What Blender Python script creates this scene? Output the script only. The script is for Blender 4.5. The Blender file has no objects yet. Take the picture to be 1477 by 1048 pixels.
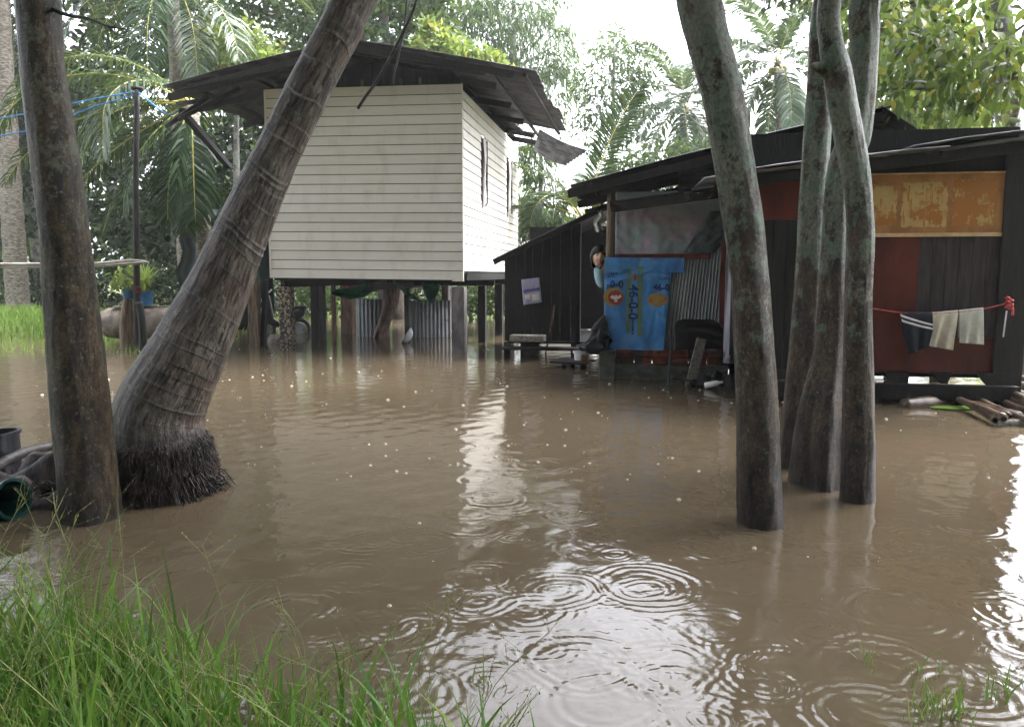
import bpy, bmesh, math, random
import numpy as np
from mathutils import Vector, Matrix, noise

R = math.radians
scene = bpy.context.scene
COL = scene.collection
rng = random.Random(7)
nr = np.random.default_rng(11)

# ------------------------------------------------------------------ camera model (used to size things from the photo)
F, CX, CY, HC = 1137.0, 738.5, 524.0, 1.2
PITCH = math.atan((CY - 395.0) / F)
SP, CP = math.sin(PITCH), math.cos(PITCH)


def ray(px, py):
    dx, dy = (px - CX) / F, -(py - CY) / F
    return Vector((dx, CP + dy * SP, -SP + dy * CP))


def at(px, py, Y):
    r = ray(px, py)
    return Vector((0, 0, HC)) + r * (Y / r.y)


def gnd(px, py, z=0.0):
    r = ray(px, py)
    return Vector((0, 0, HC)) + r * ((z - HC) / r.z)


YAW = R(-9.3)
BX, BY = Vector((math.cos(YAW), math.sin(YAW), 0)), Vector((-math.sin(YAW), math.cos(YAW), 0))


# ------------------------------------------------------------------ object helpers
def tag(o, label=None, cat=None, group=None, kind=None):
    if label: o['label'] = label
    if cat: o['category'] = cat
    if group: o['group'] = group
    if kind: o['kind'] = kind
    return o


def empty(name, loc, rz=0.0):
    o = bpy.data.objects.new(name, None)
    COL.objects.link(o)
    o.location = loc
    o.rotation_euler = (0, 0, rz)
    o.empty_display_size = 0.2
    return o


class MB:
    """collects geometry, then builds ONE mesh object"""

    def __init__(self):
        self.v, self.f, self.m, self.uv, self.attr, self.co = [], [], [], {}, {}, {}

    def add(self, vs, fs, m=0):
        b = len(self.v)
        self.v += [Vector(p) for p in vs]
        self.f += [[i + b for i in f] for f in fs]
        self.m += [m] * len(fs)
        return b

    def box(self, c, s, rot=None, m=0):
        c = Vector(c); hx, hy, hz = s[0] / 2, s[1] / 2, s[2] / 2
        pts = [Vector((x, y, z)) for x in (-hx, hx) for y in (-hy, hy) for z in (-hz, hz)]
        if rot is not None: pts = [rot @ p for p in pts]
        self.add([p + c for p in pts], [(0, 1, 3, 2), (4, 6, 7, 5), (0, 4, 5, 1), (2, 3, 7, 6), (0, 2, 6, 4), (1, 5, 7, 3)], m)

    def box2(self, a, b, m=0):
        a, b = Vector(a), Vector(b)
        self.box((a + b) / 2, [abs(x) for x in (b - a)], None, m)

    def beam(self, p0, p1, w, h, m=0, up=(0, 0, 1)):
        p0, p1 = Vector(p0), Vector(p1)
        d = (p1 - p0).normalized(); u = Vector(up)
        s = d.cross(u)
        if s.length < 1e-4: s = d.cross(Vector((0, 1, 0)))
        s.normalize(); n = s.cross(d)
        rot = Matrix((s, d, n)).transposed()
        self.box((p0 + p1) / 2, (w, (p1 - p0).length, h), rot, m)

    def tube(self, path, radii, n=12, m=0, cap=True, mod=None, uvname=True, attr=None, closed_top=True):
        path = [Vector(p) for p in path]
        k = len(path)
        T = []
        for i in range(k):
            a, b = path[max(0, i - 1)], path[min(k - 1, i + 1)]
            T.append((b - a).normalized())
        s = T[0].cross(Vector((0, 1, 0)))
        if s.length < 1e-3: s = T[0].cross(Vector((1, 0, 0)))
        s.normalize()
        base = len(self.v)
        L = 0.0
        for i in range(k):
            if i: L += (path[i] - path[i - 1]).length
            s = (s - T[i] * s.dot(T[i])).normalized()
            u = T[i].cross(s)
            for j in range(n):
                a = 2 * math.pi * j / n
                r = radii[i]
                av = 0.0; sft = 0.0
                if mod:
                    q = mod(a, L, r)
                    if isinstance(q, tuple): r, av, sft = q
                    else: r = q
                self.v.append(path[i] + (s * math.cos(a) + u * math.sin(a)) * r + T[i] * sft)
                if attr:
                    self.attr[len(self.v) - 1] = av; self.co[len(self.v) - 1] = (math.cos(a) * r, math.sin(a) * r, L)
        for i in range(k - 1):
            for j in range(n):
                j2 = (j + 1) % n
                self.f.append([base + i * n + j, base + i * n + j2, base + (i + 1) * n + j2, base + (i + 1) * n + j])
                self.m.append(m)
        if cap:
            self.f.append([base + j for j in range(n)][::-1]); self.m.append(m)
            self.f.append([base + (k - 1) * n + j for j in range(n)]); self.m.append(m)

    def grid(self, fn, nu, nv, m=0):
        b = len(self.v)
        for j in range(nv + 1):
            for i in range(nu + 1):
                self.v.append(Vector(fn(i / nu, j / nv)))
        for j in range(nv):
            for i in range(nu):
                a = b + j * (nu + 1) + i
                self.f.append([a, a + 1, a + nu + 2, a + nu + 1]); self.m.append(m)

    def poly_slab(self, pts, off, m=0):
        """outline pts (3-D, planar) extruded by vector off"""
        n = len(pts); off = Vector(off)
        P = [Vector(p) for p in pts]
        self.add(P + [p + off for p in P],
                 [list(range(n))[::-1], [n + i for i in range(n)]] + [[i, (i + 1) % n, n + (i + 1) % n, n + i] for i in range(n)], m)

    def lathe(self, c, prof, n=20, m=0, rot=None):
        c = Vector(c); b = len(self.v)
        for r, z in prof:
            for j in range(n):
                a = 2 * math.pi * j / n
                p = Vector((r * math.cos(a), r * math.sin(a), z))
                if rot is not None: p = rot @ p
                self.v.append(c + p)
        for i in range(len(prof) - 1):
            for j in range(n):
                j2 = (j + 1) % n
                self.f.append([b + i * n + j, b + i * n + j2, b + (i + 1) * n + j2, b + (i + 1) * n + j]); self.m.append(m)

    def build(self, name, mats, parent=None, smooth=False, origin=None, rz=0.0, solid=None, bevel=None):
        origin = Vector(origin) if origin is not None else Vector((0, 0, 0))
        me = bpy.data.meshes.new(name)
        vs = [p - origin for p in self.v]
        if rz:
            ro = Matrix.Rotation(-rz, 3, 'Z'); vs = [ro @ p for p in vs]
        me.from_pydata([tuple(p) for p in vs], [], self.f)
        if not isinstance(mats, (list, tuple)): mats = [mats]
        for mt in mats: me.materials.append(mt)
        me.polygons.foreach_set('material_index', self.m)
        if smooth is True: me.polygons.foreach_set('use_smooth', [True] * len(self.f))
        if self.attr:
            at_ = me.attributes.new('scar', 'FLOAT', 'POINT')
            at_.data.foreach_set('value', [self.attr.get(i, 0.0) for i in range(len(self.v))])
            ac = me.attributes.new('bark_co', 'FLOAT_VECTOR', 'POINT')
            ac.data.foreach_set('vector', [q_ for i in range(len(self.v)) for q_ in self.co.get(i, (0, 0, 0))])
        me.update()
        o = bpy.data.objects.new(name, me)
        COL.objects.link(o)
        if parent is not None: o.parent = parent
        else:
            o.location = origin; o.rotation_euler = (0, 0, rz)
        if solid:
            md = o.modifiers.new('thick', 'SOLIDIFY'); md.thickness = solid; md.offset = 0
        if bevel:
            md = o.modifiers.new('bev', 'BEVEL'); md.width = bevel; md.segments = 1; md.limit_method = 'ANGLE'
        return o


def np_obj(name, V, faces_by_n, mats, parent=None, origin=None, smooth=False, midx=None):
    """V (N,3); faces_by_n list of int arrays (M,k)"""
    me = bpy.data.meshes.new(name)
    V = np.asarray(V, dtype=np.float64)
    if origin is not None: V = V - np.array(origin)
    me.vertices.add(len(V)); me.vertices.foreach_set('co', V.astype(np.float32).ravel())
    loops = np.concatenate([f.ravel() for f in faces_by_n])
    tot = np.concatenate([np.full(len(f), f.shape[1]) for f in faces_by_n])
    start = np.concatenate([[0], np.cumsum(tot)[:-1]])
    me.loops.add(len(loops)); me.loops.foreach_set('vertex_index', loops.astype(np.int32))
    me.polygons.add(len(tot)); me.polygons.foreach_set('loop_start', start.astype(np.int32))
    me.polygons.foreach_set('loop_total', tot.astype(np.int32))
    if not isinstance(mats, (list, tuple)): mats = [mats]
    for mt in mats: me.materials.append(mt)
    if midx is not None: me.polygons.foreach_set('material_index', np.asarray(midx, dtype=np.int32))
    if smooth: me.polygons.foreach_set('use_smooth', np.ones(len(tot), dtype=bool))
    me.update(calc_edges=True); me.validate()
    o = bpy.data.objects.new(name, me); COL.objects.link(o)
    if parent is not None: o.parent = parent
    elif origin is not None: o.location = origin
    return o


# ------------------------------------------------------------------ materials
def lin(*c):
    return tuple(((x / 255) / 12.92 if x / 255 < 0.04045 else ((x / 255 + 0.055) / 1.055) ** 2.4) for x in c)


class NT:
    def __init__(self, name):
        self.mat = bpy.data.materials.new(name); self.mat.use_nodes = True
        self.t = self.mat.node_tree; self.t.nodes.clear()
        self.out = self.n('ShaderNodeOutputMaterial')

    def n(self, typ, **kw):
        nd = self.t.nodes.new(typ)
        for k, v in kw.items(): setattr(nd, k, v)
        return nd

    def l(self, a, b): self.t.links.new(a, b)

    def coords(self, stretch=(1, 1, 1), kind='Object'):
        tc = self.n('ShaderNodeTexCoord'); mp = self.n('ShaderNodeMapping')
        mp.inputs['Scale'].default_value = stretch
        self.l(tc.outputs[kind], mp.inputs['Vector'])
        return mp.outputs['Vector']

    def noise(self, vec, scale, detail=5, rough=0.6, dist=0.0):
        nd = self.n('ShaderNodeTexNoise')
        nd.inputs['Scale'].default_value = scale; nd.inputs['Detail'].default_value = detail
        nd.inputs['Roughness'].default_value = rough; nd.inputs['Distortion'].default_value = dist
        self.l(vec, nd.inputs['Vector'])
        return nd.outputs['Fac']

    def ramp(self, fac, stops):
        nd = self.n('ShaderNodeValToRGB'); cr = nd.color_ramp
        while len(cr.elements) < len(stops): cr.elements.new(0.5)
        for e, (p, c) in zip(cr.elements, stops):
            e.position = p; e.color = (*c, 1) if len(c) == 3 else c
        self.l(fac, nd.inputs['Fac'])
        return nd.outputs['Color']

    def mix(self, fac, a, b):
        nd = self.n('ShaderNodeMix', data_type='RGBA')
        if isinstance(fac, float): nd.inputs['Factor'].default_value = fac
        else: self.l(fac, nd.inputs['Factor'])
        for s, x in ((6, a), (7, b)):
            if isinstance(x, tuple): nd.inputs[s].default_value = (*x, 1)
            else: self.l(x, nd.inputs[s])
        return nd.outputs[2]

    def bump(self, h, strength, dist=0.02, normal=None):
        nd = self.n('ShaderNodeBump'); nd.inputs['Strength'].default_value = strength; nd.inputs['Distance'].default_value = dist
        self.l(h, nd.inputs['Height'])
        if normal is not None: self.l(normal, nd.inputs['Normal'])
        return nd.outputs['Normal']

    def principled(self, color, rough=0.6, spec=0.5, normal=None, metallic=0.0, ior=1.45):
        p = self.n('ShaderNodeBsdfPrincipled')
        if isinstance(color, tuple): p.inputs['Base Color'].default_value = (*color, 1)
        else: self.l(color, p.inputs['Base Color'])
        if isinstance(rough, float): p.inputs['Roughness'].default_value = rough
        else: self.l(rough, p.inputs['Roughness'])
        p.inputs['Specular IOR Level'].default_value = spec
        p.inputs['Metallic'].default_value = metallic
        p.inputs['IOR'].default_value = ior
        if normal is not None: self.l(normal, p.inputs['Normal'])
        return p.outputs['BSDF']

    def done(self, sh):
        self.l(sh, self.out.inputs['Surface']); return self.mat


def surf(name, c1, c2, scale=4, stretch=(1, 1, 1), rough=0.6, bump=0.3, bscale=25, bstretch=None, spots=None, spots2=None, spec=0.4, lo=0.40, hi=0.60, metallic=0.0, bdist=0.01):
    t = NT(name)
    v = t.coords(stretch)
    c = t.ramp(t.noise(v, scale), [(lo, c1), (hi, c2)])
    for sp in (spots, spots2):
        if sp:
            col, sc, thr, soft = sp[:4]
            vv = t.coords(sp[4] if len(sp) > 4 else (1, 1, 1))
            f = t.ramp(t.noise(vv, sc, 6, 0.65), [(thr, (0, 0, 0)), (thr + soft, (1, 1, 1))])
            c = t.mix(f, c, col)
    nrm = None
    if bump:
        bv = t.coords(bstretch or stretch)
        nrm = t.bump(t.noise(bv, bscale, 6, 0.65), bump, bdist)
    return t.done(t.principled(c, rough, spec, nrm, metallic))


def leafmat(name, c1, c2, trans=0.35, rough=0.42, c3=None):
    t = NT(name)
    g = t.n('ShaderNodeNewGeometry')
    stops = [(0.0, c1), (0.85, c2)] + ([(0.97, c3)] if c3 else [])
    c = t.ramp(g.outputs['Random Per Island'], stops)
    p = t.principled(c, rough, 0.4)
    tr = t.n('ShaderNodeBsdfTranslucent')
    m = t.n('ShaderNodeMixRGB') if False else None
    cc = t.mix(0.35, c, (0.24, 0.30, 0.07))
    t.l(cc, tr.inputs['Color'])
    mx = t.n('ShaderNodeMixShader'); mx.inputs[0].default_value = trans
    t.l(p, mx.inputs[1]); t.l(tr.outputs[0], mx.inputs[2])
    return t.done(mx.outputs[0])


# bark of the smooth lichen-spotted trees
def barkmat(name, c1, c2, lich, cover, lich2):
    t = NT(name)
    v = t.coords((1, 1, 0.4)); v2 = t.coords((1, 1, 0.75))
    c = t.ramp(t.noise(v, 13, 8, 0.75), [(0.40, c1), (0.60, c2)])
    fine = t.ramp(t.noise(v2, 62, 4, 0.7), [(0.44, (0.3, 0.3, 0.3)), (0.56, (1, 1, 1))])
    mm = t.n('ShaderNodeMix', data_type='RGBA', blend_type='MULTIPLY'); mm.inputs['Factor'].default_value = 0.8
    t.l(c, mm.inputs[6]); t.l(fine, mm.inputs[7]); c = mm.outputs[2]
    # lichen: crisp irregular patches, none below the usual flood line
    g = t.n('ShaderNodeNewGeometry'); sx = t.n('ShaderNodeSeparateXYZ'); t.l(g.outputs['Position'], sx.inputs[0])
    mr = t.n('ShaderNodeMapRange'); t.l(sx.outputs['Z'], mr.inputs['Value'])
    mr.inputs['From Min'].default_value = 0.1; mr.inputs['From Max'].default_value = 1.7
    mr.inputs['To Min'].default_value = -0.16; mr.inputs['To Max'].default_value = 0.03
    n_ = t.noise(v2, 8.5, 10, 0.78)
    ad = t.n('ShaderNodeMath', operation='ADD'); t.l(n_, ad.inputs[0]); t.l(mr.outputs[0], ad.inputs[1])
    f = t.ramp(ad.outputs[0], [(cover, (0, 0, 0)), (cover + 0.035, (0.85, 0.85, 0.85))])
    lc = t.mix(t.ramp(t.noise(v2, 4, 5), [(0.42, (0, 0, 0)), (0.58, (1, 1, 1))]), lich, lich2)
    mm = t.n('ShaderNodeMix', data_type='RGBA', blend_type='MULTIPLY'); mm.inputs['Factor'].default_value = 0.55
    t.l(lc, mm.inputs[6]); t.l(fine, mm.inputs[7])
    c = t.mix(f, c, mm.outputs[2])
    f3 = t.ramp(t.noise(t.coords((1, 1, 1)), 40, 6, 0.75), [(0.60, (0, 0, 0)), (0.63, (0.8, 0.8, 0.8))])
    c = t.mix(f3, c, lin(138, 140, 124))
    wm = t.n('ShaderNodeMath', operation='MULTIPLY_ADD'); wm.inputs[1].default_value = .5; t.l(t.noise(t.coords((1, 1, .25)), 9, 5), wm.inputs[0]); t.l(sx.outputs['Z'], wm.inputs[2])
    wet = t.ramp(wm.outputs[0], [(0.30, (0.42, 0.40, 0.40)), (0.62, (1, 1, 1))])
    mm = t.n('ShaderNodeMix', data_type='RGBA', blend_type='MULTIPLY'); mm.inputs['Factor'].default_value = 1.0
    t.l(c, mm.inputs[6]); t.l(wet, mm.inputs[7]); c = mm.outputs[2]
    b1 = t.bump(t.noise(v, 30, 10, 0.85), 1.0, 0.03)
    b2 = t.bump(t.noise(v2, 90, 4, 0.6), 0.6, 0.006, b1)
    return t.done(t.principled(c, 0.36, 0.5, b2))


def palmbark(name, c1, c2, pale):
    t = NT(name)
    at_ = t.n('ShaderNodeAttribute'); at_.attribute_name = 'bark_co'
    def mapped(sc):
        mp = t.n('ShaderNodeMapping'); mp.inputs['Scale'].default_value = sc; t.l(at_.outputs['Vector'], mp.inputs['Vector']); return mp.outputs[0]
    v, tc = mapped((1, 1, 0.10)), mapped((1, 1, 1))
    c = t.ramp(t.noise(v, 55, 6, 0.7), [(0.40, c1), (0.60, c2)])
    blot = t.ramp(t.noise(tc, 5, 6, .65), [(0.42, (0.45, 0.45, 0.45)), (0.6, (1, 1, 1))])
    mm = t.n('ShaderNodeMix', data_type='RGBA', blend_type='MULTIPLY'); mm.inputs['Factor'].default_value = 0.8
    t.l(c, mm.inputs[6]); t.l(blot, mm.inputs[7]); c = mm.outputs[2]
    redf = t.ramp(t.noise(tc, 2.4, 5), [(0.5, (0, 0, 0)), (0.62, (0.6, 0.6, 0.6))])
    mm = t.n('ShaderNodeMix', data_type='RGBA', blend_type='MULTIPLY'); t.l(redf, mm.inputs['Factor'])
    t.l(c, mm.inputs[6]); mm.inputs[7].default_value = (0.85, 0.5, 0.36, 1); c = mm.outputs[2]
    pf = t.ramp(t.noise(mapped((1, 1, .5)), 22, 8, 0.75), [(0.54, (0, 0, 0)), (0.60, (0.7, 0.7, 0.7))])
    c = t.mix(pf, c, lin(146, 140, 132))
    lf = t.ramp(t.noise(tc, 7, 9, 0.75), [(0.56, (0, 0, 0)), (0.6, (0.5, 0.5, 0.5))])
    c = t.mix(lf, c, lin(92, 100, 80))
    a = t.n('ShaderNodeAttribute'); a.attribute_name = 'scar'
    nz = t.ramp(t.noise(tc, 11, 6, .7), [(0.40, (0.05, 0.05, 0.05)), (0.58, (.95, .95, .95))])
    mm = t.n('ShaderNodeMath', operation='MULTIPLY'); t.l(a.outputs['Fac'], mm.inputs[0]); t.l(nz, mm.inputs[1])
    c = t.mix(mm.outputs[0], c, pale)
    # soaked dark foot of the stem
    sx = t.n('ShaderNodeSeparateXYZ'); t.l(at_.outputs['Vector'], sx.inputs[0])
    ad = t.n('ShaderNodeMath', operation='ADD'); t.l(sx.outputs['Z'], ad.inputs[0])
    ns = t.n('ShaderNodeMath', operation='MULTIPLY'); ns.inputs[1].default_value = .5; t.l(t.noise(v, 30, 4), ns.inputs[0]); t.l(ns.outputs[0], ad.inputs[1])
    wet = t.ramp(ad.outputs[0], [(0.62, (0.22, 0.21, 0.23)), (0.98, (1, 1, 1))])
    mm = t.n('ShaderNodeMix', data_type='RGBA', blend_type='MULTIPLY'); mm.inputs['Factor'].default_value = 1.0
    t.l(c, mm.inputs[6]); t.l(wet, mm.inputs[7]); c = mm.outputs[2]
    b = t.bump(t.noise(v, 60, 8, 0.75), 1.0, 0.02)
    b = t.bump(t.noise(tc, 50, 8, 0.75), 0.7, 0.01, b)
    return t.done(t.principled(c, 0.38, 0.5, b))


MT = {}
MT['bark_left'] = barkmat('bark_left', lin(34, 27, 20), lin(116, 98, 72), lin(112, 118, 92), 0.55, lin(140, 136, 118))
MT['bark_right'] = barkmat('bark_right', lin(36, 28, 22), lin(118, 98, 76), lin(116, 142, 120), 0.475, lin(152, 154, 140))
MT['bark_far'] = barkmat('bark_far', lin(60, 54, 46), lin(110, 102, 90), lin(130, 140, 126), 0.5, lin(140, 138, 128))
MT['palm_bark'] = palmbark('palm_bark', lin(38, 31, 28), lin(138, 124, 114), lin(200, 196, 190))
MT['palm_bark_far'] = surf('palm_bark_far', lin(80, 74, 66), lin(140, 132, 120), 10, (1, 1, 3), 0.6, 0.5, 30)
MT['palm_root'] = surf('palm_root', lin(22, 17, 16), lin(66, 55, 50), 22, (1, 1, 0.3), 0.42, 1.0, 60, spots=(lin(84, 68, 58), 40, 0.58, 0.1))
def sidingmat(name, c1, c2):
    t = NT(name)
    v = t.coords((0.6, 0.6, 6)); w = t.coords((1, 1, 1))
    c = t.ramp(t.noise(v, 3, 6), [(0.3, c1), (0.7, c2)])
    g = t.n('ShaderNodeNewGeometry')
    pb = t.ramp(g.outputs['Random Per Island'], [(0, (0.0, 0.0, 0.0)), (1, (0.22, 0.22, 0.22))])
    c = t.mix(pb, c, lin(188, 178, 158))
    st = t.ramp(t.noise(t.coords((1.6, 1.6, 0.7)), 2.2, 6, 0.65), [(0.5, (0, 0, 0)), (0.75, (0.25, 0.25, 0.25))])
    c = t.mix(st, c, lin(160, 148, 120))
    sp = t.ramp(t.noise(w, 16, 5, 0.6), [(0.7, (0, 0, 0)), (0.74, (0.5, 0.5, 0.5))])
    c = t.mix(sp, c, lin(120, 110, 92))
    return t.done(t.principled(c, 0.45, 0.4, t.bump(t.noise(v, 22, 6), 0.12, 0.004)))
MT['siding'] = sidingmat('siding', lin(239, 235, 228), lin(246, 243, 238))
MT['siding_white'] = sidingmat('siding_white', lin(232, 228, 218), lin(242, 240, 234))
MT['roof'] = surf('roof_metal', lin(30, 29, 31), lin(58, 56, 57), 3, (1, 1, 1), 0.42, 0.25, 20, spots=(lin(92, 66, 52), 4, 0.6, 0.15), spec=0.5)
MT['roof_mid'] = surf('roof_mid', lin(46, 45, 48), lin(92, 90, 94), 4, (1, 1, 1), 0.4, 0.3, 20, spots=(lin(78, 60, 52), 5, 0.58, 0.12), spec=0.5)
MT['roof_grey'] = surf('roof_grey', lin(92, 92, 98), lin(136, 136, 142), 5, (1, 1, 1), 0.35, 0.2, 20, spots=(lin(92, 78, 72), 6, 0.62, 0.1), spec=0.5)
MT['zinc'] = surf('zinc', lin(120, 124, 130), lin(160, 164, 170), 4, (1, 1, 0.3), 0.4, 0.15, 30, spots=(lin(110, 100, 92), 7, 0.62, 0.1), spec=0.5)
MT['darkwood'] = surf('dark_wood', lin(22, 20, 20), lin(46, 41, 39), 8, (6, 6, 0.6), 0.6, 0.6, 18, spots=(lin(84, 72, 62), 6, 0.64, 0.1, (5, 5, 0.5)))
MT['blackwood'] = surf('black_wood', lin(12, 12, 13), lin(28, 27, 28), 8, (6, 6, 0.6), 0.55, 0.6, 18)
MT['postwood'] = surf('post_wood', lin(82, 68, 54), lin(132, 114, 92), 7, (5, 5, 0.5), 0.6, 0.6, 18)
MT['brownwood'] = surf('brown_wood', lin(74, 52, 42), lin(120, 92, 76), 7, (5, 5, 0.5), 0.6, 0.5, 18)
MT['stumpwood'] = surf('stump_wood', lin(58, 42, 36), lin(128, 98, 84), 7, (4, 4, 0.5), 0.55, 1.0, 16, spots=(lin(40, 32, 30), 5, 0.56, 0.1, (4, 4, 0.4)))
MT['greywood'] = surf('grey_wood', lin(110, 106, 98), lin(158, 152, 142), 7, (5, 0.6, 5), 0.6, 0.5, 18)
MT['concrete'] = surf('concrete', lin(96, 92, 94), lin(134, 130, 132), 6, (1, 1, 0.4), 0.7, 0.5, 40, spots=(lin(70, 66, 66), 5, 0.58, 0.15, (3, 3, 0.4)))
def pebblemat():
    t = NT('pebble_concrete')
    v = t.coords((1, 1, 1))
    vo = t.n('ShaderNodeTexVoronoi'); vo.inputs['Scale'].default_value = 26; t.l(v, vo.inputs['Vector'])
    c = t.ramp(t.noise(v, 20), [(0.3, lin(110, 96, 76)), (0.7, lin(178, 164, 138))])
    gap = t.ramp(vo.outputs['Distance'], [(0.35, (0, 0, 0)), (0.6, (1, 1, 1))])
    c = t.mix(gap, c, lin(40, 34, 30))
    return t.done(t.principled(c, 0.5, 0.5, t.bump(vo.outputs['Distance'], 0.8, -0.02)))
MT['pebble'] = pebblemat()
MT['jar'] = surf('jar_concrete', lin(96, 88, 80), lin(138, 128, 118), 5, (1, 1, 1), 0.75, 0.4, 40, spots=(lin(70, 68, 52), 4, 0.55, 0.15))
MT['redpaint'] = surf('red_paint', lin(76, 28, 23), lin(104, 42, 34), 4, (1, 1, 0.5), 0.4, 0.25, 20, spots=(lin(78, 44, 36), 4, 0.56, 0.14, (3, 3, 0.4)), spots2=(lin(150, 92, 76), 14, 0.68, 0.06, (2, 2, 0.7)))
MT['dark_panel'] = surf('shutter_dark', lin(44, 36, 42), lin(66, 58, 64), 5, (5, 5, 0.6), 0.5, 0.4, 20)
MT['black'] = surf('black_plastic', lin(22, 23, 28), lin(34, 35, 40), 5, rough=0.4, bump=0.2, bscale=20)
MT['void'] = surf('dark_interior', lin(16, 15, 16), lin(26, 24, 25), 5, rough=0.9, bump=0)  # near-black colour stands in for the shade of unlit rooms and hollows
MT['white_cloth'] = surf('white_cloth', lin(205, 200, 200), lin(232, 228, 228), 6, rough=0.8, bump=0.3, bscale=12)
MT['beige_cloth'] = surf('beige_cloth', lin(182, 174, 160), lin(212, 205, 192), 6, rough=0.85, bump=0.5, bscale=60)
MT['grey_cloth'] = surf('grey_cloth', lin(176, 178, 172), lin(208, 210, 204), 6, rough=0.85, bump=0.5, bscale=60)
MT['navy_cloth'] = surf('navy_cloth', lin(22, 26, 38), lin(36, 40, 54), 6, rough=0.8, bump=0.3, bscale=40)
MT['stripe'] = surf('stripe_white', lin(205, 205, 215), lin(225, 225, 232), 6, rough=0.8, bump=0)
MT['blue_plastic'] = surf('blue_plastic', lin(36, 84, 128), lin(56, 110, 158), 6, rough=0.35, bump=0)
MT['teal_plastic'] = surf('teal_plastic', lin(16, 54, 52), lin(34, 80, 76), 6, rough=0.4, bump=0.1)
MT['rope_blue'] = surf('rope_blue', lin(40, 110, 180), lin(70, 140, 200), 30, rough=0.6, bump=0)
MT['cord_red'] = surf('cord_red', lin(170, 60, 66), lin(200, 90, 92), 30, rough=0.6, bump=0)
MT['vine'] = surf('vine_bark', lin(36, 34, 34), lin(72, 68, 66), 20, rough=0.5, bump=0.5)
MT['pole'] = surf('pole_grey', lin(120, 116, 108), lin(170, 166, 158), 10, (0.5, 4, 4), 0.5, 0.3)
MT['bamboo'] = surf('bamboo_wet', lin(62, 50, 42), lin(124, 106, 90), 5, (1, 1, 1), 0.3, 0.4, 40, spots=(lin(60, 46, 40), 8, 0.55, 0.12), spec=0.6)
MT['bamboo_dark'] = surf('bamboo_dark', lin(48, 36, 30), lin(96, 78, 64), 6, (1, 1, 1), 0.28, 0.4, 40, spec=0.6)
MT['brick'] = None
MT['net'] = surf('green_net', lin(16, 84, 62), lin(34, 128, 92), 8, rough=0.6, bump=0.5, bscale=80)
MT['net_dark'] = surf('shade_net_dark', lin(7, 24, 21), lin(14, 40, 34), 3, (1, 1, 0.3), 0.7, 0.4, 60)
MT['lilac'] = surf('lilac_plastic', lin(168, 164, 178), lin(200, 196, 206), 4, (3, 3, 0.5), 0.4, 0.3, 8)
MT['maroon'] = surf('maroon_board', lin(82, 34, 34), lin(112, 52, 48), 5, (3, 3, 0.5), 0.5, 0.2, 20)
MT['skin'] = surf('skin', lin(236, 192, 172), lin(242, 202, 182), 10, rough=0.5, bump=0)
MT['hair'] = surf('hair', lin(20, 16, 16), lin(40, 32, 30), 40, (1, 1, 0.2), 0.4, 0.4, 80)
MT['shirt'] = surf('shirt_lightblue', lin(150, 192, 210), lin(176, 210, 224), 8, rough=0.8, bump=0.4, bscale=20)
MT['trousers'] = surf('trousers_dark', lin(38, 36, 44), lin(54, 50, 60), 8, rough=0.8, bump=0.4, bscale=20)
MT['lip'] = surf('lips', lin(160, 80, 78), lin(168, 90, 84), 8, rough=0.4, bump=0)
MT['teeth'] = surf('teeth', lin(226, 220, 210), lin(232, 226, 216), 8, rough=0.3, bump=0)
MT['eye'] = surf('eye_dark', lin(24, 18, 16), lin(30, 22, 20), 8, rough=0.2, bump=0)

def brickmat():
    t = NT('brick_rows')
    v = t.coords((1, 1, 1))
    c = t.ramp(t.noise(v, 14), [(0.4, lin(84, 40, 28)), (0.6, lin(132, 66, 46))])
    f = t.ramp(t.noise(v, 6, 6), [(0.45, (0, 0, 0)), (0.58, (0.9, 0.9, 0.9))])
    c = t.mix(f, c, lin(52, 44, 40))
    return t.done(t.principled(c, 0.7, 0.3, t.bump(t.noise(v, 40), 0.5, 0.01)))
MT['brick'] = brickmat()
MT['block'] = surf('mossy_block', lin(62, 66, 58), lin(98, 100, 90), 8, rough=0.7, bump=0.7, bscale=40, spots=(lin(52, 66, 44), 5, 0.52, 0.15))

def tarpmat():
    t = NT('faded_sacking')
    v = t.coords((1, 1, 1))
    c = t.ramp(t.noise(v, 3.2, 4, 0.55, 0.6), [(0.25, lin(142, 150, 170)), (0.42, lin(160, 160, 182)), (0.55, lin(152, 176, 178)), (0.7, lin(172, 160, 180)), (0.85, lin(190, 190, 198))])
    bands = t.ramp(t.noise(t.coords((0.4, 0.4, 6)), 2.4, 4), [(0.45, (0, 0, 0)), (0.6, (0.45, 0.45, 0.45))])
    c = t.mix(bands, c, lin(180, 140, 152))
    d = t.ramp(t.noise(v, 8, 6), [(0.55, (0, 0, 0)), (0.75, (0.5, 0.5, 0.5))])
    c = t.mix(d, c, lin(112, 120, 134))
    return t.done(t.principled(c, 0.45, 0.4, t.bump(t.noise(v, 12, 5), 0.5, 0.02)))
MT['tarp'] = tarpmat()
MT['tarp_dark'] = surf('dark_sacking', lin(70, 80, 86), lin(112, 122, 128), 5, rough=.5, bump=.4, bscale=12)
MT['sack_blue'] = surf('sack_blue', lin(64, 136, 212), lin(92, 160, 226), 3, rough=0.35, bump=0.35, bscale=9, spots=(lin(86, 84, 160), 2.6, 0.62, 0.12), bdist=0.03)
MT['ink_navy'] = surf('ink_navy', lin(26, 40, 92), lin(36, 50, 104), 8, rough=0.45, bump=0)
MT['ink_olive'] = surf('ink_olive', lin(96, 128, 104), lin(110, 138, 110), 8, rough=0.45, bump=0)
MT['ink_gold'] = surf('ink_gold', lin(160, 130, 76), lin(176, 148, 84), 8, rough=0.45, bump=0)
MT['ink_red'] = surf('ink_red', lin(150, 62, 56), lin(168, 74, 64), 8, rough=0.45, bump=0)
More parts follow.
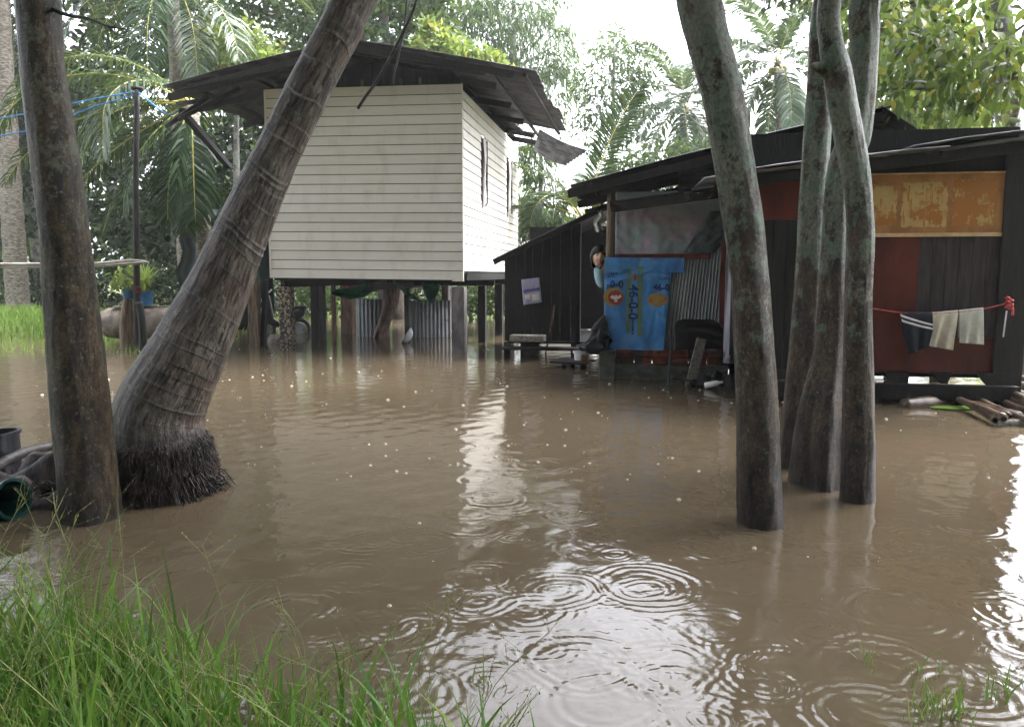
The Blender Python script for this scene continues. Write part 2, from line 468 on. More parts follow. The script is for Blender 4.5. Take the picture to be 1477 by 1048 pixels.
MT['ink_white'] = surf('ink_white', lin(225, 215, 210), lin(236, 228, 224), 8, rough=0.45, bump=0)
MT['ink_pale'] = surf('ink_pale', lin(110, 160, 214), lin(126, 172, 220), 8, rough=0.45, bump=0)
MT['sign_orange'] = surf('sign_orange', lin(158, 108, 66), lin(186, 136, 88), 5, (1, 1, 0.7), 0.5, 0.2, 20, spots=(lin(150, 88, 44), 7, 0.6, 0.1))
MT['sign_edge'] = surf('sign_edge', lin(196, 160, 118), lin(224, 196, 158), 6, rough=0.5, bump=0.2)
def papermat(nm='torn_paper', th=.53):
    t = NT(nm)
    v = t.coords((1, 1, 1)); s = t.coords((7, 7, 1))
    c = t.ramp(t.noise(v, 9), [(0.3, lin(190, 156, 100)), (0.7, lin(206, 176, 122))])
    f = t.ramp(t.noise(v, 6, 7, 0.7), [(th, (0, 0, 0)), (th + .04, (1, 1, 1))])
    c = t.mix(f, c, lin(176, 118, 62))
    f2 = t.ramp(t.noise(s, 4.5, 5, 0.6), [(0.57, (0, 0, 0)), (0.6, (0.9, 0.9, 0.9))])
    c = t.mix(f2, c, lin(178, 112, 56))
    return t.done(t.principled(c, 0.6, 0.3, t.bump(t.noise(v, 30), 0.2, 0.005)))
MT['paper'] = papermat(); MT['paper_torn'] = papermat('peeled_paper', .43)
MT['poster'] = None
def postermat():
    t = NT('printed_sack')
    v = t.coords((1, 1, 1))
    c = t.ramp(t.noise(v, 10, 5), [(0.3, lin(150, 150, 196)), (0.5, lin(186, 178, 210)), (0.7, lin(150, 180, 214))])
    return t.done(t.principled(c, 0.45, 0.4, t.bump(t.noise(v, 20), 0.4, 0.01)))
MT['poster'] = postermat()
MT['ink_purple'] = surf('ink_purple', lin(92, 72, 150), lin(110, 88, 164), 8, rough=0.45, bump=0)

MT['leaf_dark'] = leafmat('leaf_dark', lin(13, 28, 17), lin(32, 54, 30), 0.16)  # very dark tone puts the shade under the canopy into the leaf colour
MT['leaf_mid'] = leafmat('leaf_mid', lin(27, 50, 27), lin(66, 92, 48), 0.4)
MT['leaf_light'] = leafmat('leaf_light', lin(92, 124, 62), lin(150, 172, 92), 0.45, c3=lin(186, 190, 96))
MT['leaf_grey'] = leafmat('leaf_grey', lin(48, 72, 43), lin(92, 115, 74), 0.3)
MT['leaf_yellow'] = leafmat('leaf_yellow', lin(64, 94, 42), lin(126, 144, 68), 0.45, c3=lin(176, 168, 80))
MT['leaf_near'] = leafmat('leaf_near', lin(44, 72, 34), lin(104, 126, 58), 0.45, c3=lin(160, 150, 60))
MT['frond'] = leafmat('palm_leaflet', lin(24, 44, 27), lin(60, 84, 54), 0.22, 0.27)
MT['frond_hazed'] = leafmat('palm_leaflet_hazed', lin(48, 72, 48), lin(92, 114, 84), 0.18, 0.34)  # paler copy of the leaflet colour puts rain haze into the far palms
MT['rachis'] = surf('rachis', lin(150, 150, 70), lin(186, 178, 92), 6, rough=0.4, bump=0)
MT['grass'] = leafmat('grass_blade', lin(50, 94, 28), lin(112, 152, 58), 0.4, 0.4, c3=lin(150, 156, 84))
MT['grass_far'] = leafmat('grass_far', lin(84, 120, 44), lin(140, 172, 78), 0.4, 0.5)
MT['straw'] = surf('straw', lin(104, 112, 62), lin(140, 142, 90), 8, rough=0.6, bump=0)


# ------------------------------------------------------------------ ground + water
def ground_z(x, y):
    def ss(a, b, t):
        t = np.clip((t - a) / (b - a), 0, 1); return t * t * (3 - 2 * t)
    z = -0.35 + 0.0 * x
    z = z + 0.50 * ss(12.0, 17.5, y - 0.25 * (x + 9)) * ss(-5.0, -7.5, x)
    z = np.maximum(z, -0.35 + 0.55 * ss(20.5, 25, y))
    z = np.maximum(z, -0.35 + 0.5 * ss(9.5, 11.5, x) * ss(7, 10, y))
    z = np.maximum(z, -0.35 + 0.36 * ss(-0.4, -1.8, x) * ss(3.0, 1.8, y))
    z = np.maximum(z, -0.35 + 0.45 * ss(1.0, -0.5, y))
    return z


gx = np.concatenate([-np.geomspace(40, 600, 12)[::-1], np.linspace(-36, 36, 145), np.geomspace(40, 600, 12)])
gy = np.concatenate([-np.geomspace(6, 600, 12)[::-1], np.linspace(-4, 44, 97), np.geomspace(48, 900, 14)])
GX, GY = np.meshgrid(gx, gy)
GZ = ground_z(GX, GY) + 0.03 * np.sin(GX * 1.7 + 1) * np.sin(GY * 1.3) * (GY > 12)
V = np.stack([GX, GY, GZ], -1).reshape(-1, 3)
nc = len(gx)
idx = (np.arange(len(gy) - 1)[:, None] * nc + np.arange(nc - 1)[None]).ravel()
mud = NT('wet_earth')
vv = mud.coords((1, 1, 1))
mc = mud.ramp(mud.noise(vv, 0.9, 6), [(0.3, lin(70, 62, 46)), (0.5, lin(86, 96, 52)), (0.7, lin(120, 126, 66))])
mc2 = mud.ramp(mud.noise(vv, 7, 6), [(0.5, (0, 0, 0)), (0.7, (0.7, 0.7, 0.7))])
mc = mud.mix(mc2, mc, lin(74, 60, 42))
MT['earth'] = mud.done(mud.principled(mc, 0.7, 0.3, mud.bump(mud.noise(vv, 12, 6), 0.8, 0.05)))
g = np_obj('ground', V, [np.stack([idx, idx + 1, idx + nc + 1, idx + nc], 1)], MT['earth'], smooth=True)
tag(g, kind='structure')

# water: one sheet, fine where the rain rings can be seen
rows = [-60, -20, -6, -1, 0.5, 1.2]
y = 1.6
while y < 15:
    rows.append(y); y += max(0.0042, 0.0026 * y)
rows += list(np.geomspace(15.1, 26, 60)) + [29, 34, 42, 60, 100]
rows = np.array(rows)
NCW = 1000
u = np.linspace(-1, 1, NCW)
halfw = 1.2 + 0.78 * np.maximum(rows, 0.5)
WX = halfw[:, None] * u[None]
WY = np.repeat(rows[:, None], NCW, 1)
H = np.zeros_like(WX)
fade = np.clip((rows - 1.2) / 0.5, 0, 1)
dyl = np.maximum(np.gradient(rows), 0.004)
wr = np.random.default_rng(5)
for i in range(46):
    lam = math.exp(wr.uniform(math.log(0.05), math.log(0.34)))
    th = wr.uniform(0, 2 * math.pi); k = 2 * math.pi / lam
    slope = 0.0048 * (1.3 if lam > 0.2 else 1.0)
    amp = slope / k
    msk = fade * np.clip((lam / (4 * dyl)) - 1, 0, 1)
    H += amp * msk[:, None] * np.sin(k * (math.cos(th) * WX + math.sin(th) * WY) + wr.uniform(0, 6.28))


def ring(cx, cy, Rr, w, lam, slope):
    global H
    ext = Rr + 3 * w
    a, b = np.searchsorted(rows, [cy - ext, cy + ext])
    if b <= a: return
    X_, Y_ = WX[a:b], WY[a:b]; ph_ = cx * 17 + cy * 11; wp = 0.05 + 0.12 * Rr
    dx = X_ - cx + wp * .22 * np.sin(Y_ * 9 + ph_) + wp * .10 * np.sin(X_ * 21 + Y_ * 17 + ph_ * 2); dy = Y_ - cy + wp * .22 * np.sin(X_ * 8 + ph_ * 1.7) + wp * .10 * np.sin(Y_ * 23 - X_ * 14 + ph_)
    r = np.sqrt(dx * dx + dy * dy) + 1e-5
    k = 2 * math.pi / lam
    k = k * (1 + .5 * (r - Rr) / (Rr + 3 * w))
    an = np.arctan2(dy, dx); mod_ = np.clip(.72 + .45 * np.sin(an * 2 + ph_) * np.sin(an + ph_ * 3) + .3 * np.sin(an * 5 + ph_ * 1.3) * (r / ext), .1, 1.2)
    H[a:b] += mod_ * (slope / k) * np.exp(-((r - Rr) / w) ** 2) * np.cos(k * (r - Rr)) * np.minimum(1, r / (lam * 0.6))


photo_rings = [(930, 845, .17, 1.), (925, 850, .09, 1.), (885, 798, .045, 1.4), (778, 935, .10, .8), (760, 880, .13, .7), (745, 776, .05, 1.),
               (505, 825, .11, .7), (600, 757, .04, 1.4), (690, 868, .10, .9), (1015, 1035, .035, 1.4), (950, 972, .035, .6), (1170, 890, .13, .8),
               (1300, 880, .16, .8), (1400, 760, .12, .9), (1425, 700, .06, 1.), (1330, 775, .11, 1.), (610, 795, .05, .9), (855, 742, .05, 1.2),
               (800, 852, .14, .8), (1400, 1000, .14, .9), (1270, 965, .2, .7), (1440, 880, .14, .9), (1180, 915, .09, .8), (420, 880, .14, .8),
               (470, 905, .10, .8), (560, 900, .09, .9), (385, 727, .04, 1.2), (705, 980, .06, .7), (900, 920, .14, .4), (840, 965, .12, .4), (1100, 985, .08, .9)]
for px, py, rr, s in photo_rings:
    p = gnd(px, py)
    ring(p.x, p.y, rr, 0.035 + rr * 0.22, 0.026 + rr * 0.12, 0.16 * s)
    if rr > .08: ring(p.x, p.y, rr * 0.4, 0.03, 0.03, 0.10 * s)
for i in range(460):
    yy = math.exp(wr.uniform(math.log(1.7), math.log(11.5)))
    xx = wr.uniform(-0.75, 0.75) * yy
    rr = 0.015 + 0.17 * wr.random() ** 1.6
    s = wr.uniform(0.2, 1.0) ** 1.2 * (0.11 if yy < 4.5 else 0.14)
    ring(xx, yy, rr, 0.025 + rr * 0.2, max(0.024 + rr * 0.14, 0.0042 * yy * 3), s)
V = np.stack([WX, WY, H], -1).reshape(-1, 3)
idx = (np.arange(len(rows) - 1)[:, None] * NCW + np.arange(NCW - 1)[None]).ravel()
wt = NT('flood_water')
gp = wt.n('ShaderNodeNewGeometry')
mp = wt.n('ShaderNodeMapping'); wt.l(gp.outputs['Position'], mp.inputs['Vector'])
wcol = wt.ramp(wt.noise(mp.outputs[0], 0.45, 5, 0.6), [(0.3, lin(83, 73, 57)), (0.7, lin(96, 85, 68))])
nb = wt.noise(mp.outputs[0], 16, 4, 0.6)
mp2 = wt.n('ShaderNodeMapping'); wt.l(gp.outputs['Position'], mp2.inputs['Vector']); mp2.inputs['Scale'].default_value = (0.55, 1, 1)
nb2 = wt.noise(mp2.outputs[0], 42, 3, 0.55)
n1 = wt.bump(nb, 0.2, 0.005)
n2 = wt.bump(nb2, 0.24, 0.002, n1)
WATER = wt.done(wt.principled(wcol, 0.03, 0.85, n2, ior=1.333))
w = np_obj('water', V, [np.stack([idx, idx + 1, idx + NCW + 1, idx + NCW], 1)], WATER, smooth=True)
tag(w, kind='structure')

# ------------------------------------------------------------------ vegetation helpers
def unit(a):
    return a / (np.linalg.norm(a, axis=-1, keepdims=True) + 1e-9)


def leaf_arrays(P, D, S, aspect, r, shape='diamond'):
    n = len(P)
    rv = unit(r.normal(size=(n, 3)) + np.array([0, 0, 0.8]))
    side = unit(np.cross(D, rv)); nor = np.cross(side, D)
    S = S[:, None]
    w = S * aspect * 0.5
    if shape == 'diamond':
        V = np.stack([P, P + D * S * 0.5 + side * w + nor * S * 0.04, P + D * S, P + D * S * 0.5 - side * w + nor * S * 0.04], 1)
        f = np.arange(n)[:, None] * 4 + np.array([[0, 1, 2, 3]])
        return V.reshape(-1, 3), [f]
    dr = np.array([0, 0, -1.0])
    q = lambda t, s, k: P + D * S * t + side * w * s + nor * S * k + dr * S * (0.22 * t * t)
    V = np.stack([P, q(.28, 1, .05), q(.28, -1, .05), q(.65, .8, .04), q(.65, -.8, .04), q(1, 0, -.03), q(.28, 0, 0), q(.65, 0, -.01)], 1)
    b = np.arange(n)[:, None] * 8
    tri = np.concatenate([b + np.array([[0, 1, 6]]), b + np.array([[0, 6, 2]]), b + np.array([[3, 5, 7]]), b + np.array([[7, 5, 4]])])
    qd = np.concatenate([b + np.array([[1, 3, 7, 6]]), b + np.array([[6, 7, 4, 2]])])
    return V.reshape(-1, 3), [tri, qd]


def crown_points(blobs, n, r, droop, per=26, shell=0.55, spread=0.2):
    """blobs: (centre, (rx, ry, rz)) -> leaf bases and directions, gathered on twigs so that gaps show"""
    vol = np.array([b[1][0] * b[1][1] + b[1][0] * b[1][2] for b in blobs]); vol = vol / vol.sum()
    Ps, Ds = [], []
    for (c, rad), wgt in zip(blobs, vol):
        m = max(1, int(n * wgt / per))
        d = unit(r.normal(size=(m, 3)))
        rr = shell + (1.05 - shell) * r.random((m, 1)) ** 0.7
        rad = np.array(rad)
        tw = np.array(c) + d * rr * rad
        cnt = per
        off = r.normal(size=(m, cnt, 3)) * spread * rad.mean() * np.array([1, 1, 0.7])
        P = (tw[:, None, :] + off).reshape(-1, 3)
        D = unit(d[:, None, :] * 0.7 + r.normal(size=(m, cnt, 3)) * 0.7 + np.array([0, 0, -droop])).reshape(-1, 3)
        Ps.append(P); Ds.append(D)
    return np.concatenate(Ps), np.concatenate(Ds)


def crown(name, blobs, n, size, aspect, droop, mat, parent, base, seed, per=26, shape='diamond', shell=0.55, spread=0.2):
    r = np.random.default_rng(seed)
    P, D = crown_points(blobs, n, r, droop, per, shell, spread)
    S = size * r.uniform(0.6, 1.25, len(P))
    V, fs = leaf_arrays(P, D, S, aspect, r, shape)
    return np_obj(name, V, fs, mat, parent, base)


def smooth_path(pts, n):
    pts = [Vector(p) for p in pts]
    out = []
    k = len(pts)
    for i in range(k - 1):
        p0, p1, p2, p3 = pts[max(0, i - 1)], pts[i], pts[i + 1], pts[min(k - 1, i + 2)]
        for j in range(n):
            t = j / n
            out.append(0.5 * ((2 * p1) + (-p0 + p2) * t + (2 * p0 - 5 * p1 + 4 * p2 - p3) * t * t + (-p0 + 3 * p1 - 3 * p2 + p3) * t ** 3))
    out.append(pts[-1])
    return out


def interp(vals, n):
    out = []
    for a, b in zip(vals, vals[1:]):
        out += [a + (b - a) * j / n for j in range(n)]
    return out + [vals[-1]]


def tree(name, label, base, path, radii, blobs, nleaf, size, mat, bark, seed, aspect=0.45, droop=0.3, group=None, cat='tree', shape='diamond', per=26, spread=0.2, nseg=12, mod=None, sub=6, shell=0.55, limb=None):
    base = Vector(base)
    root = empty(name, base)
    tag(root, label, cat, group)
    mb = MB()
    P = smooth_path(path, sub); Rd = interp(radii, sub)
    mb.tube([p - base for p in P], Rd, nseg, mod=mod)
    r = random.Random(seed)
    for c, rad in blobs:
        c = Vector(c)
        i = min(range(len(P)), key=lambda q: (P[q] - c).length + (3.0 if P[q].z > c.z + 0.2 else 0))
        i = max(len(P) // 3, i - 1)
        a = P[i]
        lr = min(Rd[i] * 0.55, limb or 0.09)
        mid = (a + c) / 2 + Vector((r.uniform(-.2, .2), r.uniform(-.2, .2), r.uniform(0, .3))) * (c - a).length * 0.4
        lp = smooth_path([a, mid, c], 4)
        mb.tube([p - base for p in lp], interp([lr, lr * .7, lr * .35], 4), 6)
        for q in range(5):
            e = c + Vector((r.uniform(-1, 1) * rad[0], r.uniform(-1, 1) * rad[1], r.uniform(-.8, .9) * rad[2])) * 0.8
            s = lp[r.randrange(4, len(lp))]
            mb.tube([p - base for p in smooth_path([s, (s + e) / 2 + Vector((0, 0, .06 * (e - s).length)), e], 3)], interp([lr * .4, lr * .25, lr * .1], 3), 5)
    mb.build('trunk', bark, root, smooth=True)
    if nleaf:
        crown('crown', blobs, nleaf, size, aspect, droop, mat, root, base, seed, per, shape, shell, spread)
    return root


def frond(parent, base, az, elev, L, droop, leaf_len, mat, seed, nleaf=46, origin=(0, 0, 0), start=0.16, rw=0.022, hang=0.5, lw=0.03, hz=None):
    r = np.random.default_rng(seed)
    n = 26
    p = np.array(base, dtype=float); pts = [p.copy()]; e = elev
    for i in range(n):
        s = (i + 1) / n
        p = p + np.array([math.sin(az) * math.cos(e), math.cos(az) * math.cos(e), math.sin(e)]) * L / n
        e -= droop / n * (0.5 + 1.0 * s)
        e = max(e, R(-86))
        pts.append(p.copy())
    pts = np.array(pts)
    V, tri, qd, mi_t, mi_q = [], [], [], [], []
    T = unit(np.gradient(pts, axis=0))
    hz = np.array([math.cos(az), -math.sin(az), 0.0]) if hz is None else np.array(hz)
    for i in range(n + 1):
        rr = rw * (1 - 0.85 * i / n)
        N = np.cross(hz, T[i])
        for k in range(4):
            a = math.pi / 2 * k + math.pi / 4
            V.append(pts[i] + (hz * math.cos(a) + N * math.sin(a) * 0.7) * rr)
    for i in range(n):
        for k in range(4):
            k2 = (k + 1) % 4
            qd.append([i * 4 + k, i * 4 + k2, i * 4 + 4 + k2, i * 4 + 4 + k]); mi_q.append(0)
    for k in range(nleaf):
        s = start + (1 - start) * (k + 0.5) / nleaf
        f = s * n; i = min(n - 1, int(f)); pp = pts[i] + (pts[i + 1] - pts[i]) * (f - i)
        t = T[i]; N = np.cross(hz, t)
        prof = (math.sin(math.pi * min(1, 0.12 + 0.86 * (s - start) / (1 - start)))) ** 0.6
        for sg in (-1, 1):
            l = leaf_len * prof * r.uniform(0.85, 1.1)
            d = sg * hz * 0.85 + t * (0.45 + 0.3 * s) + N * r.uniform(0.05, 0.3) + r.normal(size=3) * 0.05
            d = d / np.linalg.norm(d)
            mid = pp + d * l * 0.5 + np.array([0, 0, -0.10 * l * hang])
            tip = pp + d * l * 0.88 + np.array([0, 0, -0.62 * l * hang * r.uniform(0.8, 1.2)])
            wv = np.cross(d, N + r.normal(size=3) * 0.2); wv = wv / (np.linalg.norm(wv) + 1e-9) * lw * 0.5 * r.uniform(.8, 1.2)
            b = len(V)
            V += [pp - wv * .5, pp + wv * .5, mid - wv, mid + wv, tip]
            qd.append([b, b + 1, b + 3, b + 2]); mi_q.append(1)
            tri.append([b + 2, b + 3, b + 4]); mi_t.append(1)
    return np_obj('frond', np.array(V) - np.array(origin), [np.array(tri), np.array(qd)], [MT['rachis'], mat], parent, None, midx=mi_t + mi_q)


def palm(label, base, top, r0, r1, nfr, L, mat, bark, seed, group='coconut palms among the trees', droop=1.7, leaf_len=0.75, ringed=True, e_lo=-20, e_hi=75, coconuts=True, bend=0.0, nleaf=46, lw=0.04):
    base, top = Vector(base), Vector(top)
    root = empty('coconut_palm', base)
    tag(root, label, 'palm tree', group)
    mb = MB()
    path = smooth_path([base - Vector((0, 0, .3)), base * .6 + top * .4 + Vector((bend, 0, 0)), top], 14)
    rad = [r0 * (1.35 if i < 2 else 1) + (r1 - r0) * i / (len(path) - 1) for i in range(len(path))]
    rad = [q * (1.06 if i % 2 else 0.97) for i, q in enumerate(rad)]
    mb.tube([p - base for p in path], rad, 12)
    mb.build('trunk', bark, root, smooth=True)
    r = random.Random(seed)
    for i in range(nfr):
        az = i * 2.39996 + r.uniform(-.3, .3)
        el = R(e_lo + (e_hi - e_lo) * ((i + .5) / nfr) + r.uniform(-6, 6))
        frond(root, top, az, el, L * r.uniform(.85, 1.1), droop * r.uniform(.85, 1.15), leaf_len, mat, seed * 50 + i, origin=base, nleaf=nleaf, lw=lw)
    if coconuts:
        for i in range(4):
            a = i * 1.7 + seed
            c = MB()
            c.lathe(top - base + Vector((math.cos(a) * .2, math.sin(a) * .2, -.25 - .06 * (i % 2))), [(0.001, -.13), (.07, -.11), (.11, -.03), (.11, .04), (.06, .11), (.001, .13)], 10)
            c.build('coconut', MT['rachis'], root, smooth=True)
    return root

# ------------------------------------------------------------------ leaning coconut palm in front
pl = [(715, 222, 136), (690, 223, 138), (655, 227, 139), (592, 231, 126), (508, 272, 107), (420, 314, 88), (340, 347, 75), (228, 397, 61), (120, 450, 59), (40, 492, 58), (0, 511, 57)]
PYD = 4.26
ctl, rad = [], []
for i, (py, px, d) in enumerate(pl):
    Yd = PYD + 0.02 * i
    ctl.append(at(px, py, Yd)); rad.append(d * Yd / F / 2)
ctl.insert(0, at(222, 760, PYD)); rad.insert(0, rad[0])
top = ctl[-1]
for z, x in ((3.4, -0.42), (4.3, 0.02), (5.2, 0.34), (6.2, 0.55)):
    ctl.append(Vector((x, 4.5 + (z - 2.7) * 0.04, z))); rad.append(0.105)
base = gnd(222, 715)
palmroot = empty('coconut_palm', base)
tag(palmroot, 'leaning coconut palm with pale ring scars and black root ball in the flood', 'palm tree')
P = smooth_path(ctl, 84); Rd = interp(rad, 84)
r = random.Random(3)
ringpos, q = [], 0.55
while q < 9:
    ringpos.append((q, r.uniform(-.05, .05), r.uniform(-3.1, 3.1), r.uniform(.25, 1.0)))
    q += (r.uniform(0.09, 0.2) if r.random() < .65 else r.uniform(.03, .07)) if q > 0.9 else r.uniform(.06, .12)
ringpos = np.array(ringpos)


def palm_mod(a, L, r0):
    s = L
    i = int(np.searchsorted(ringpos[:, 0], s)) - 1
    sc, k = 0.0, 0.0
    if 0 <= i < len(ringpos) - 1:
        f = (s - ringpos[i, 0]) / (ringpos[i + 1, 0] - ringpos[i, 0])
        k = 0.034 * (1 - f) ** 1.6 * ringpos[i, 3] - 0.010
        dd = s - ringpos[i, 0]
        if dd < 0.016: sc = ringpos[i, 3] * (0.6 + 0.4 * math.cos(a + ringpos[i, 2])) * (1 - (abs(dd - .007) / .009) ** 2)
        # scar strength differs round the stem at random
    n = noise.noise(Vector((math.cos(a) * 3, math.sin(a) * 3, L * 2.2)))
    n2 = noise.noise(Vector((math.cos(a) * 14, math.sin(a) * 14, L * 3.0)))
    sh_ = 0.03 * math.cos(a - .4 + .8 * math.sin(L * 2.1)) + 0.018 * math.sin(2 * a + L * 3.3) + 0.010 * noise.noise(Vector((math.cos(a) * 2, math.sin(a) * 2, L * 5)))
    up_ = min(1, max(.28, (L - .6) / 1.3))
    return r0 * (1 + k * (.5 + .5 * up_) + 0.03 * n + 0.018 * n2), max(0.0, min(1.0, sc * up_)), sh_


mb = MB()
mb.tube([p - base for p in P], Rd, 96, mod=palm_mod, attr=True)
mb.build('trunk', MT['palm_bark'], palmroot, smooth=True)
# root ball: a swollen skirt of thin black roots
mb = MB()
c0 = gnd(222, 708)
axis = (at(231, 600, PYD) - at(224, 690, PYD)).normalized()
prof = [(-.14, .335), (-.02, .335), (.06, .328), (.14, .312), (.22, .292), (.29, .268)]
pth = [c0 + axis * h - c0 + (c0 - base) for h, _ in prof]
mb.tube(smooth_path(pth, 5), interp([q for _, q in prof], 5), 60, mod=lambda a, L, r0: r0 * (1 + 0.05 * noise.noise(Vector((math.cos(a) * 5, math.sin(a) * 5, L * 6)))))
for i in range(5200):
    a = r.uniform(0, 2 * math.pi); h = .33 - .36 * r.random() ** .8
    rr = np.interp(h, [p[0] for p in prof], [p[1] for p in prof]) * r.uniform(.97, 1.03)
    s0 = Vector((math.cos(a), math.sin(a), 0)); o = c0 - base + axis * h + s0 * rr
    ln = r.uniform(.04, .13)
    h2 = max(-.14, h - ln); rr2 = np.interp(h2, [p[0] for p in prof], [p[1] for p in prof]) * r.uniform(.985, 1.03)
    a2 = a + r.gauss(0, .09); e = c0 - base + axis * h2 + Vector((math.cos(a2), math.sin(a2), 0)) * rr2
    mid = (o + e) / 2 + s0 * r.uniform(.0, .014) + Vector((r.gauss(0, .006), r.gauss(0, .006), 0))
    rw = r.uniform(.0015, .0036)
    mb.tube([o - s0 * .02, mid, e], [rw, rw, rw * .4], 4, cap=False)
for i in range(90):  # curly loose roots at the right rim
    a = r.uniform(-.9, .7); s0 = Vector((math.cos(a), math.sin(a), 0)); o = c0 - base + s0 * .31 + Vector((0, 0, r.uniform(.0, .12)))
    e = o + s0 * r.uniform(.03, .12) + Vector((0, 0, r.uniform(-.1, .02)))
    mb.tube(smooth_path([o, (o + e) / 2 + Vector((0, 0, r.uniform(-.02, .05))), e], 3), [.004] * 7, 4, cap=False)
mb.build('root_mass', MT['palm_root'], palmroot, smooth=True)
ptop = Vector((0.56, 4.64, 6.2))
for i in range(15):
    frond(palmroot, ptop, i * 2.4, R(-5 + 75 * i / 15), 3.3, 1.35, .7, MT['frond'], 900 + i, origin=base)

# ------------------------------------------------------------------ foreground trees
def trunk_px(spec, Y0, dY=0.0, z_end=None, top_pts=None, k=1.0):
    pts, rd = [], []
    for i, (py, x0, x1) in enumerate(spec):
        Y = Y0 + dY * i
        pts.append(at((x0 + x1) / 2, py, Y)); rd.append((x1 - x0) / 2 * Y / F * k)
    for t, q in top_pts or []:
        pts.append(Vector(t)); rd.append(q)
    return pts, rd


def lobed(amp, nl, ph, dec=0.7):
    def f(a, L, r0):
        n = noise.noise(Vector((math.cos(a) * 2.5, math.sin(a) * 2.5, L * 2.5 + ph)))
        n2 = noise.noise(Vector((math.cos(a) * 9, math.sin(a) * 9, L * 7 + ph)))
        n3 = noise.noise(Vector((math.cos(a) * 22, math.sin(a) * 22, L * 14 + ph)))
        return r0 * (1 + amp * math.exp(-L * dec) * math.cos(nl * a + ph) + 0.06 * n + 0.03 * n2 + 0.016 * n3)
    return f


p, q = trunk_px([(800, 88, 176), (755, 88, 174), (655, 82, 162), (508, 71, 146), (340, 60, 125), (200, 45, 105), (100, 34, 90), (0, 26, 83)], 3.80, 0.0,
                top_pts=[((-2.22, 3.85, 3.3), .088), ((-2.35, 3.9, 4.4), .075), ((-2.3, 4.0, 5.6), .05)])
t = tree('tree', 'thick dark trunked tree in front of the leaning palm', gnd(131, 758), p, q,
         [((-2.9, 3.6, 5.6), (1.1, 1.1, .8)), ((-1.9, 4.2, 6.2), (1.2, 1.2, .9)), ((-2.6, 4.6, 6.6), (1.1, 1.1, .8)), ((-2.3, 2.9, 6.3), (1.2, 1.1, .8))], 5200, .13, MT['leaf_near'], MT['bark_left'], 21,
         shape='ovate', nseg=56, mod=lobed(.05, 3, .5), sub=30)
mb = MB()  # the dead twig that leaves the trunk
b0 = gnd(131, 758)
tw = [at(72, 12, 3.78), at(98, 22, 3.7), at(128, 27, 3.65), at(155, 38, 3.6), at(182, 42, 3.6)]
mb.tube([v_ - b0 for v_ in smooth_path(tw, 4)], interp([.012, .008, .006, .005, .002], 4), 6)
mb.tube([v_ - b0 for v_ in smooth_path([at(155, 38, 3.6), at(168, 50, 3.6)], 4)], [.004] * 5, 5)
mb.tube([v_ - b0 for v_ in [at(40, 76, 3.8), at(26, 70, 3.8)]], [.03, .02], 8)
mb.build('dead_twig', MT['vine'], t, smooth=True)

GRP = 'lichen barked trees standing in the flood'
p, q = trunk_px([(815, 1065, 1131), (765, 1065, 1129), (700, 1064, 1126), (600, 1064, 1121), (480, 1060, 1113), (400, 1056, 1106), (300, 1042, 1095), (150, 1018, 1071), (60, 994, 1050), (0, 979, 1037)], 3.70, 0.01,
                k=1.04, top_pts=[((.68, 3.85, 3.3), .08), ((.35, 3.95, 4.5), .065), ((.25, 4.1, 5.8), .04)])
tree('tree', 'lone bent trunk tree standing left of the three trunk clump', gnd(1097, 765), p, q,
     [((.0, 4.0, 5.8), (1.0, 1.0, .7)), ((.8, 4.3, 6.2), (1.1, 1.0, .8)), ((.3, 3.4, 6.4), (1.0, 1.0, .7))], 3600, .13, MT['leaf_near'], MT['bark_right'], 22,
     group=GRP, shape='ovate', nseg=56, mod=lobed(.10, 2, 2.2, .5), sub=30)
p, q = trunk_px([(720, 1124, 1160), (678, 1126, 1160), (600, 1133, 1170), (500, 1143, 1182), (400, 1151, 1186), (250, 1159, 1192), (150, 1166, 1198), (100, 1169, 1198), (0, 1177, 1205)], 4.82, 0.0,
                k=1.12, top_pts=[((2.0, 4.85, 3.7), .06), ((2.05, 5.0, 4.9), .05), ((2.2, 5.2, 6), .03)])
tree('tree', 'slim straight trunk at the left of the three trunk clump', gnd(1144, 678), p, q,
     [((2.1, 5.4, 5.4), (1.0, 1.0, .7)), ((1.7, 4.8, 6.2), (1.0, 1.0, .7)), ((1.75, 4.6, 3.25), (.42, .35, .3))], 3400, .14, MT['leaf_near'], MT['bark_right'], 23,
     group=GRP, shape='ovate', nseg=56, mod=lobed(.12, 3, .8, .6), sub=30, limb=.03)
p, q = trunk_px([(745, 1146, 1222), (703, 1149, 1220), (600, 1161, 1221), (500, 1182, 1221), (350, 1191, 1226), (250, 1198, 1229), (200, 1214, 1249), (150, 1227, 1257), (100, 1231, 1260), (40, 1231, 1263), (0, 1232, 1264)], 4.43, 0.0,
                k=1.16, top_pts=[((2.0, 4.5, 3.6), .06), ((2.3, 4.6, 4.8), .05), ((2.6, 4.8, 6), .03)])
tree('tree', 'middle trunk of the clump, curving behind its neighbour and away to the right', gnd(1185, 703), p, q,
     [((2.9, 4.9, 5.6), (1.1, 1.0, .8)), ((2.3, 4.4, 6.3), (1.0, 1.0, .7)), ((2.12, 4.35, 2.95), (.3, .3, .22))], 3400, .14, MT['leaf_near'], MT['bark_right'], 24,
     group=GRP, shape='ovate', nseg=56, mod=lobed(.17, 4, 1.2, .35), sub=30, limb=.03)
